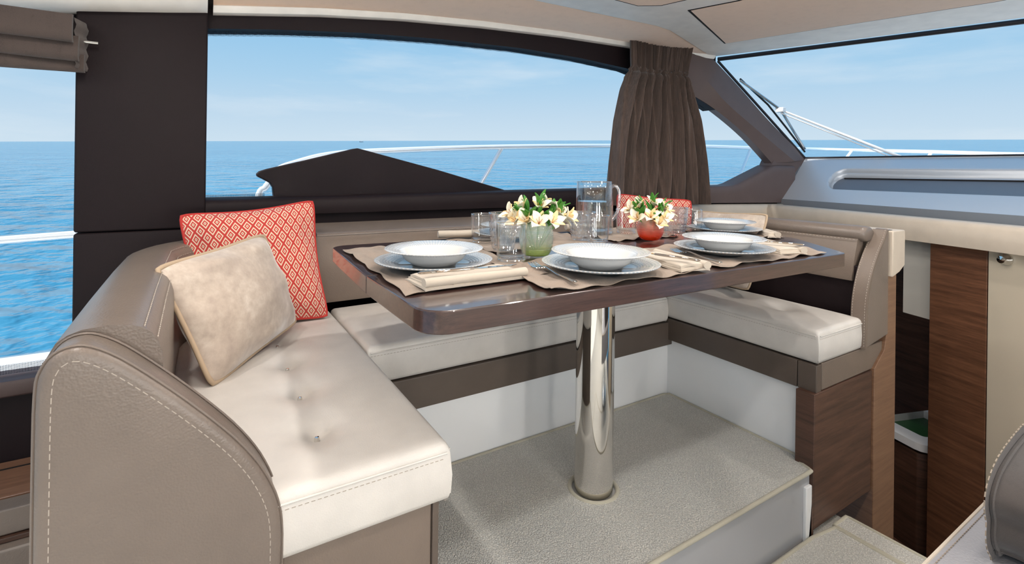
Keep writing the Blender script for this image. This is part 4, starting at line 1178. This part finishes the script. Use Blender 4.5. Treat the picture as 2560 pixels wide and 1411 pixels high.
bl = root('roman_blind', (-.8, 2.03, 1.24), 'folded dark brown roman blind above the aft window', 'blind')
for k_, (z0, z1, y0, xr) in enumerate(((1.318, 1.402, 1.950, -.326), (1.272, 1.345, 1.978, -.316), (1.243, 1.30, 2.004, -.306))):
    def fn(u, v, z0=z0, z1=z1, y0=y0, xr=xr, k_=k_):
        x = -1.4 + (xr + 1.4) * u; a = v * PI
        yy = y0 + .020 * (1 - math.sin(a)) if v > .0 else y0 + .02
        zz = z0 + (z1 - z0) * v + .004 * math.sin(9 * u + k_ * 2) * (1 - v) - (.006 * u if k_ == 2 else 0)
        return (x, y0 + .012 * (1 - min(1, 4 * v)) ** 2 + .006 * v + .003 * math.sin(23 * u + k_) * math.sin(3 * v + k_), zz)
    MB().grid(fn, 60, 16, (0, .020, .003)).build('fold', 'blind_linen', bl, 60)
MB().grid(lambda u, v: (-.324 + .018 * u + .003 * math.sin(24 * v), 1.985 + .06 * u, 1.25 + .15 * v), 6, 16, (0, .03, 0)).build('folded_side', 'blind_linen', bl, 60)
MB().tube([(-.33, 2.03, 1.338), (-.275, 2.03, 1.338)], .005, 8).build('rod', 'chrome', bl)

# ================================================================== OUTSIDE
gw = tag(MB().prism([(2.20, -.6), (2.20, .235), (2.30, .245), (2.75, .187), (2.78, .10), (2.78, -.6)], -4, 3.6, 'x', .01, 3).build('side_deck', 'white_gelcoat'), 'white gelcoat side deck and bulwark outside the windows', 'deck')
rl = root('side_rail', (-.9, 2.72, .24), 'polished steel handrail outside the aft window', 'rail')
MB().tube([(-3.0, 2.75, .50), (-.666, 2.75, .650), (-.40, 2.75, .663), (.2, 2.75, .69)], .016, 12).build('rail', 'rail_steel', rl)
MB().tube([(.2, 2.75, .69), (.22, 2.74, .4), (.22, 2.73, .2)], .014, 10).build('stanchion', 'rail_steel', rl)
br = root('bow_rail', (2.0, 3.0, .2), 'long polished steel bow rail sweeping forward outside the windows', 'rail')
pts = [(.24, 2.95, .40), (.27, 3.0, .78), (.305, 3.0, .845), (.33, 3.0, .885), (.34, 3.0, .92), (.375, 3.0, .95), (.44, 3.0, .978), (.628, 3.0, 1.033), (.932, 3.0, 1.066), (1.75, 3.0, 1.121), (2.843, 3.0, 1.172), (4.011, 3.0, 1.213), (4.844, 3.0, 1.230), (6.0, 3.02, 1.262), (6.25, 2.75, 1.252), (6.25, 2.0, 1.212), (6.2, 1.2, 1.165), (6.15, 0, 1.15)]
MB().tube(smoothpath(pts, 6), .018, 12).build('rail', 'rail_steel', br)
for a, b_ in (((1.80, 3.0, 1.12), (1.50, 2.98, .68)), ((4.76, 3.0, 1.23), (4.42, 2.98, .75)), ((6.25, 2.72, 1.25), (6.2, 2.80, 1.1)), ((6.25, 2.0, 1.21), (6.2, 2.06, 1.05)), ((6.2, 1.38, 1.175), (6.15, 1.43, 1.0))):
    MB().tube([a, b_], .015, 10).build('stanchion', 'rail_steel', br)
# foredeck seen from elsewhere
tag(MB().prism([(3.55, 1.75), (3.7, 2.4), (6.4, 2.75), (6.9, 0), (6.4, -2.6), (3.7, -2.4)], .60, .95, 'z', .02).build('foredeck', 'white_gelcoat'), 'white foredeck beyond the windscreen', 'deck')

# wiper standing outside the windscreen
wp = root('windscreen_wiper', (3.6, 1.2, 1.06), 'long windscreen wiper arm and blade outside the front glass', 'wiper')
def wpt(u_, v_, dx=0):
    d_ = Fv + R2 * ((u_ - 1280) / F_PX) + U2 * ((Y0 - v_) / F_PX)
    # plane of the windscreen glass, 3 cm ahead of it
    a = Vector(WB[0]); n_ = (Vector(WB[1]) - a).cross(Vector(WT[0]) - a).normalized()
    a = a + n_ * (.035 if n_.x > 0 else -.035)
    k_ = (a - Vector((0, 0, CAM_Z))).dot(n_) / d_.dot(n_); return Vector((0, 0, CAM_Z)) + d_ * k_
WPTS = {k_: wpt(*q) for k_, q in dict(tip=(1850, 197), low=(2012, 380), y1=(1872, 217), y2=(1952, 275), y3=(1985, 330), b1=(1920, 262), b2=(1966, 320), arm=(2265, 398), arm2=(2225, 392)).items()}
bd = MB().tube([WPTS['tip'], WPTS['b1'], WPTS['b2'], WPTS['low']], .006, 6).build('blade', 'rubber', wp)
MB().tube([WPTS['tip'] + Vector((0, 0, -.01)), WPTS['y1'], WPTS['y2'], WPTS['y3'], WPTS['low'] + Vector((0, 0, .02))], .008, 6).build('yoke', 'steel_satin', wp)
MB().tube([WPTS['y2'], WPTS['arm']], [.006, .010], 8).build('arm', 'white_gelcoat', wp)
MB().tube([WPTS['y2'] + Vector((0, 0, -.02)), WPTS['arm2']], .004, 8).build('arm', 'white_gelcoat', wp)
MB().box(-.02, .02, -.025, .025, -.015, .015, .004).build('joint', 'white_gelcoat', wp, 30, False)
bpy.data.objects['joint'].location = WPTS['y2'] - Vector(wp.location)

# tiny boat on the horizon
n_ = SEA_N
dfar = (Fv + R2 * ((905 - 1280) / F_PX)).normalized(); dfar = (dfar - n_ * dfar.dot(n_)).normalized()
bp_ = Vector((0, 0, CAM_Z)) - n_ * 2.3 + dfar * 900
fb = root('distant_boat', bp_, 'tiny dark boat far away on the horizon', 'boat'); fb.rotation_euler = (0, 0, math.atan2(dfar.y, dfar.x) + PI / 2)
MB().prism([(-3.2, 0), (3.0, 0), (3.8, 1.1), (-3.4, .8)], -.8, .8, 'y', .05).build('hull', 'dash_grey', fb, 30, False)
MB().prism([(-1.2, .8), (1.2, .9), (.6, 2.0), (-1.0, 2.0)], -.6, .6, 'y', .05).build('cabin', 'white_gelcoat', fb, 30, False)

# ================================================================== CEILING DOWNLIGHTS
LAMPS = [(x, y) for x in (-1.1, -.2, .75, 1.45) for y in (-1.1, .15, .8, 1.3)] + [(2.25, .75), (2.25, -.1)]
LAMP_W = 3.4
for i, (x, y) in enumerate(LAMPS):
    rt = root('ceiling_downlight', (x, y, 1.655), 'small round ceiling downlight in the saloon headliner', 'lamp', 'ceiling downlights')
    MB().lathe([(.030, .026), (.042, .026), (.042, .018), (.030, .020)], 24).build('ring', 'chrome', rt, 40, False)
    MB().lathe([(0, .0245), (.031, .0245), (.031, .026), (0, .026)], 24).build('lens', 'lamp_glow', rt, 40, False)
    ld = bpy.data.lights.new('downlight', 'AREA'); ld.shape = 'DISK'; ld.size = .07; ld.energy = LAMP_W; ld.color = (1, .965, .92)
    lo = bpy.data.objects.new('downlight', ld); COL.objects.link(lo); lo.parent = rt; lo.location = (0, 0, .016)

# unseen globes and sideboard, added behind the viewer as low fill light
tag(MB().box(-2.2, 1.7, -1.74, -1.38, -.225, .45, .01).build('sideboard', 'panel_cream'), 'unseen cream sideboard added to carry the fill globes', 'sideboard')
m, t, b = newmat('fill_globe_glow'); b.inputs['Base Color'].default_value = (.9, .88, .84, 1); b.inputs['Emission Color'].default_value = (1, .97, .93, 1); b.inputs['Emission Strength'].default_value = 50
for x, wd in ((-.15, 'aft'), (.75, 'middle'), (1.55, 'forward')):
    rt = root('fill_globe', (x, -1.55, .45), 'added fill globe on the unseen starboard sideboard, the %s one' % wd, 'lamp', 'added fill globes on the sideboard')
    MB().lathe([(0, 0), (.07, 0), (.07, .012), (.012, .02), (.012, .14), (0, .14)], 24).build('fill_globe_stand', 'chrome', rt, 40, False)
    MB().lathe([(max(.001, .13 * math.sin(PI * i / 14)), .26 - .13 * math.cos(PI * i / 14)) for i in range(15)], 28).build('fill_globe_shade', 'fill_globe_glow', rt, 60, False)
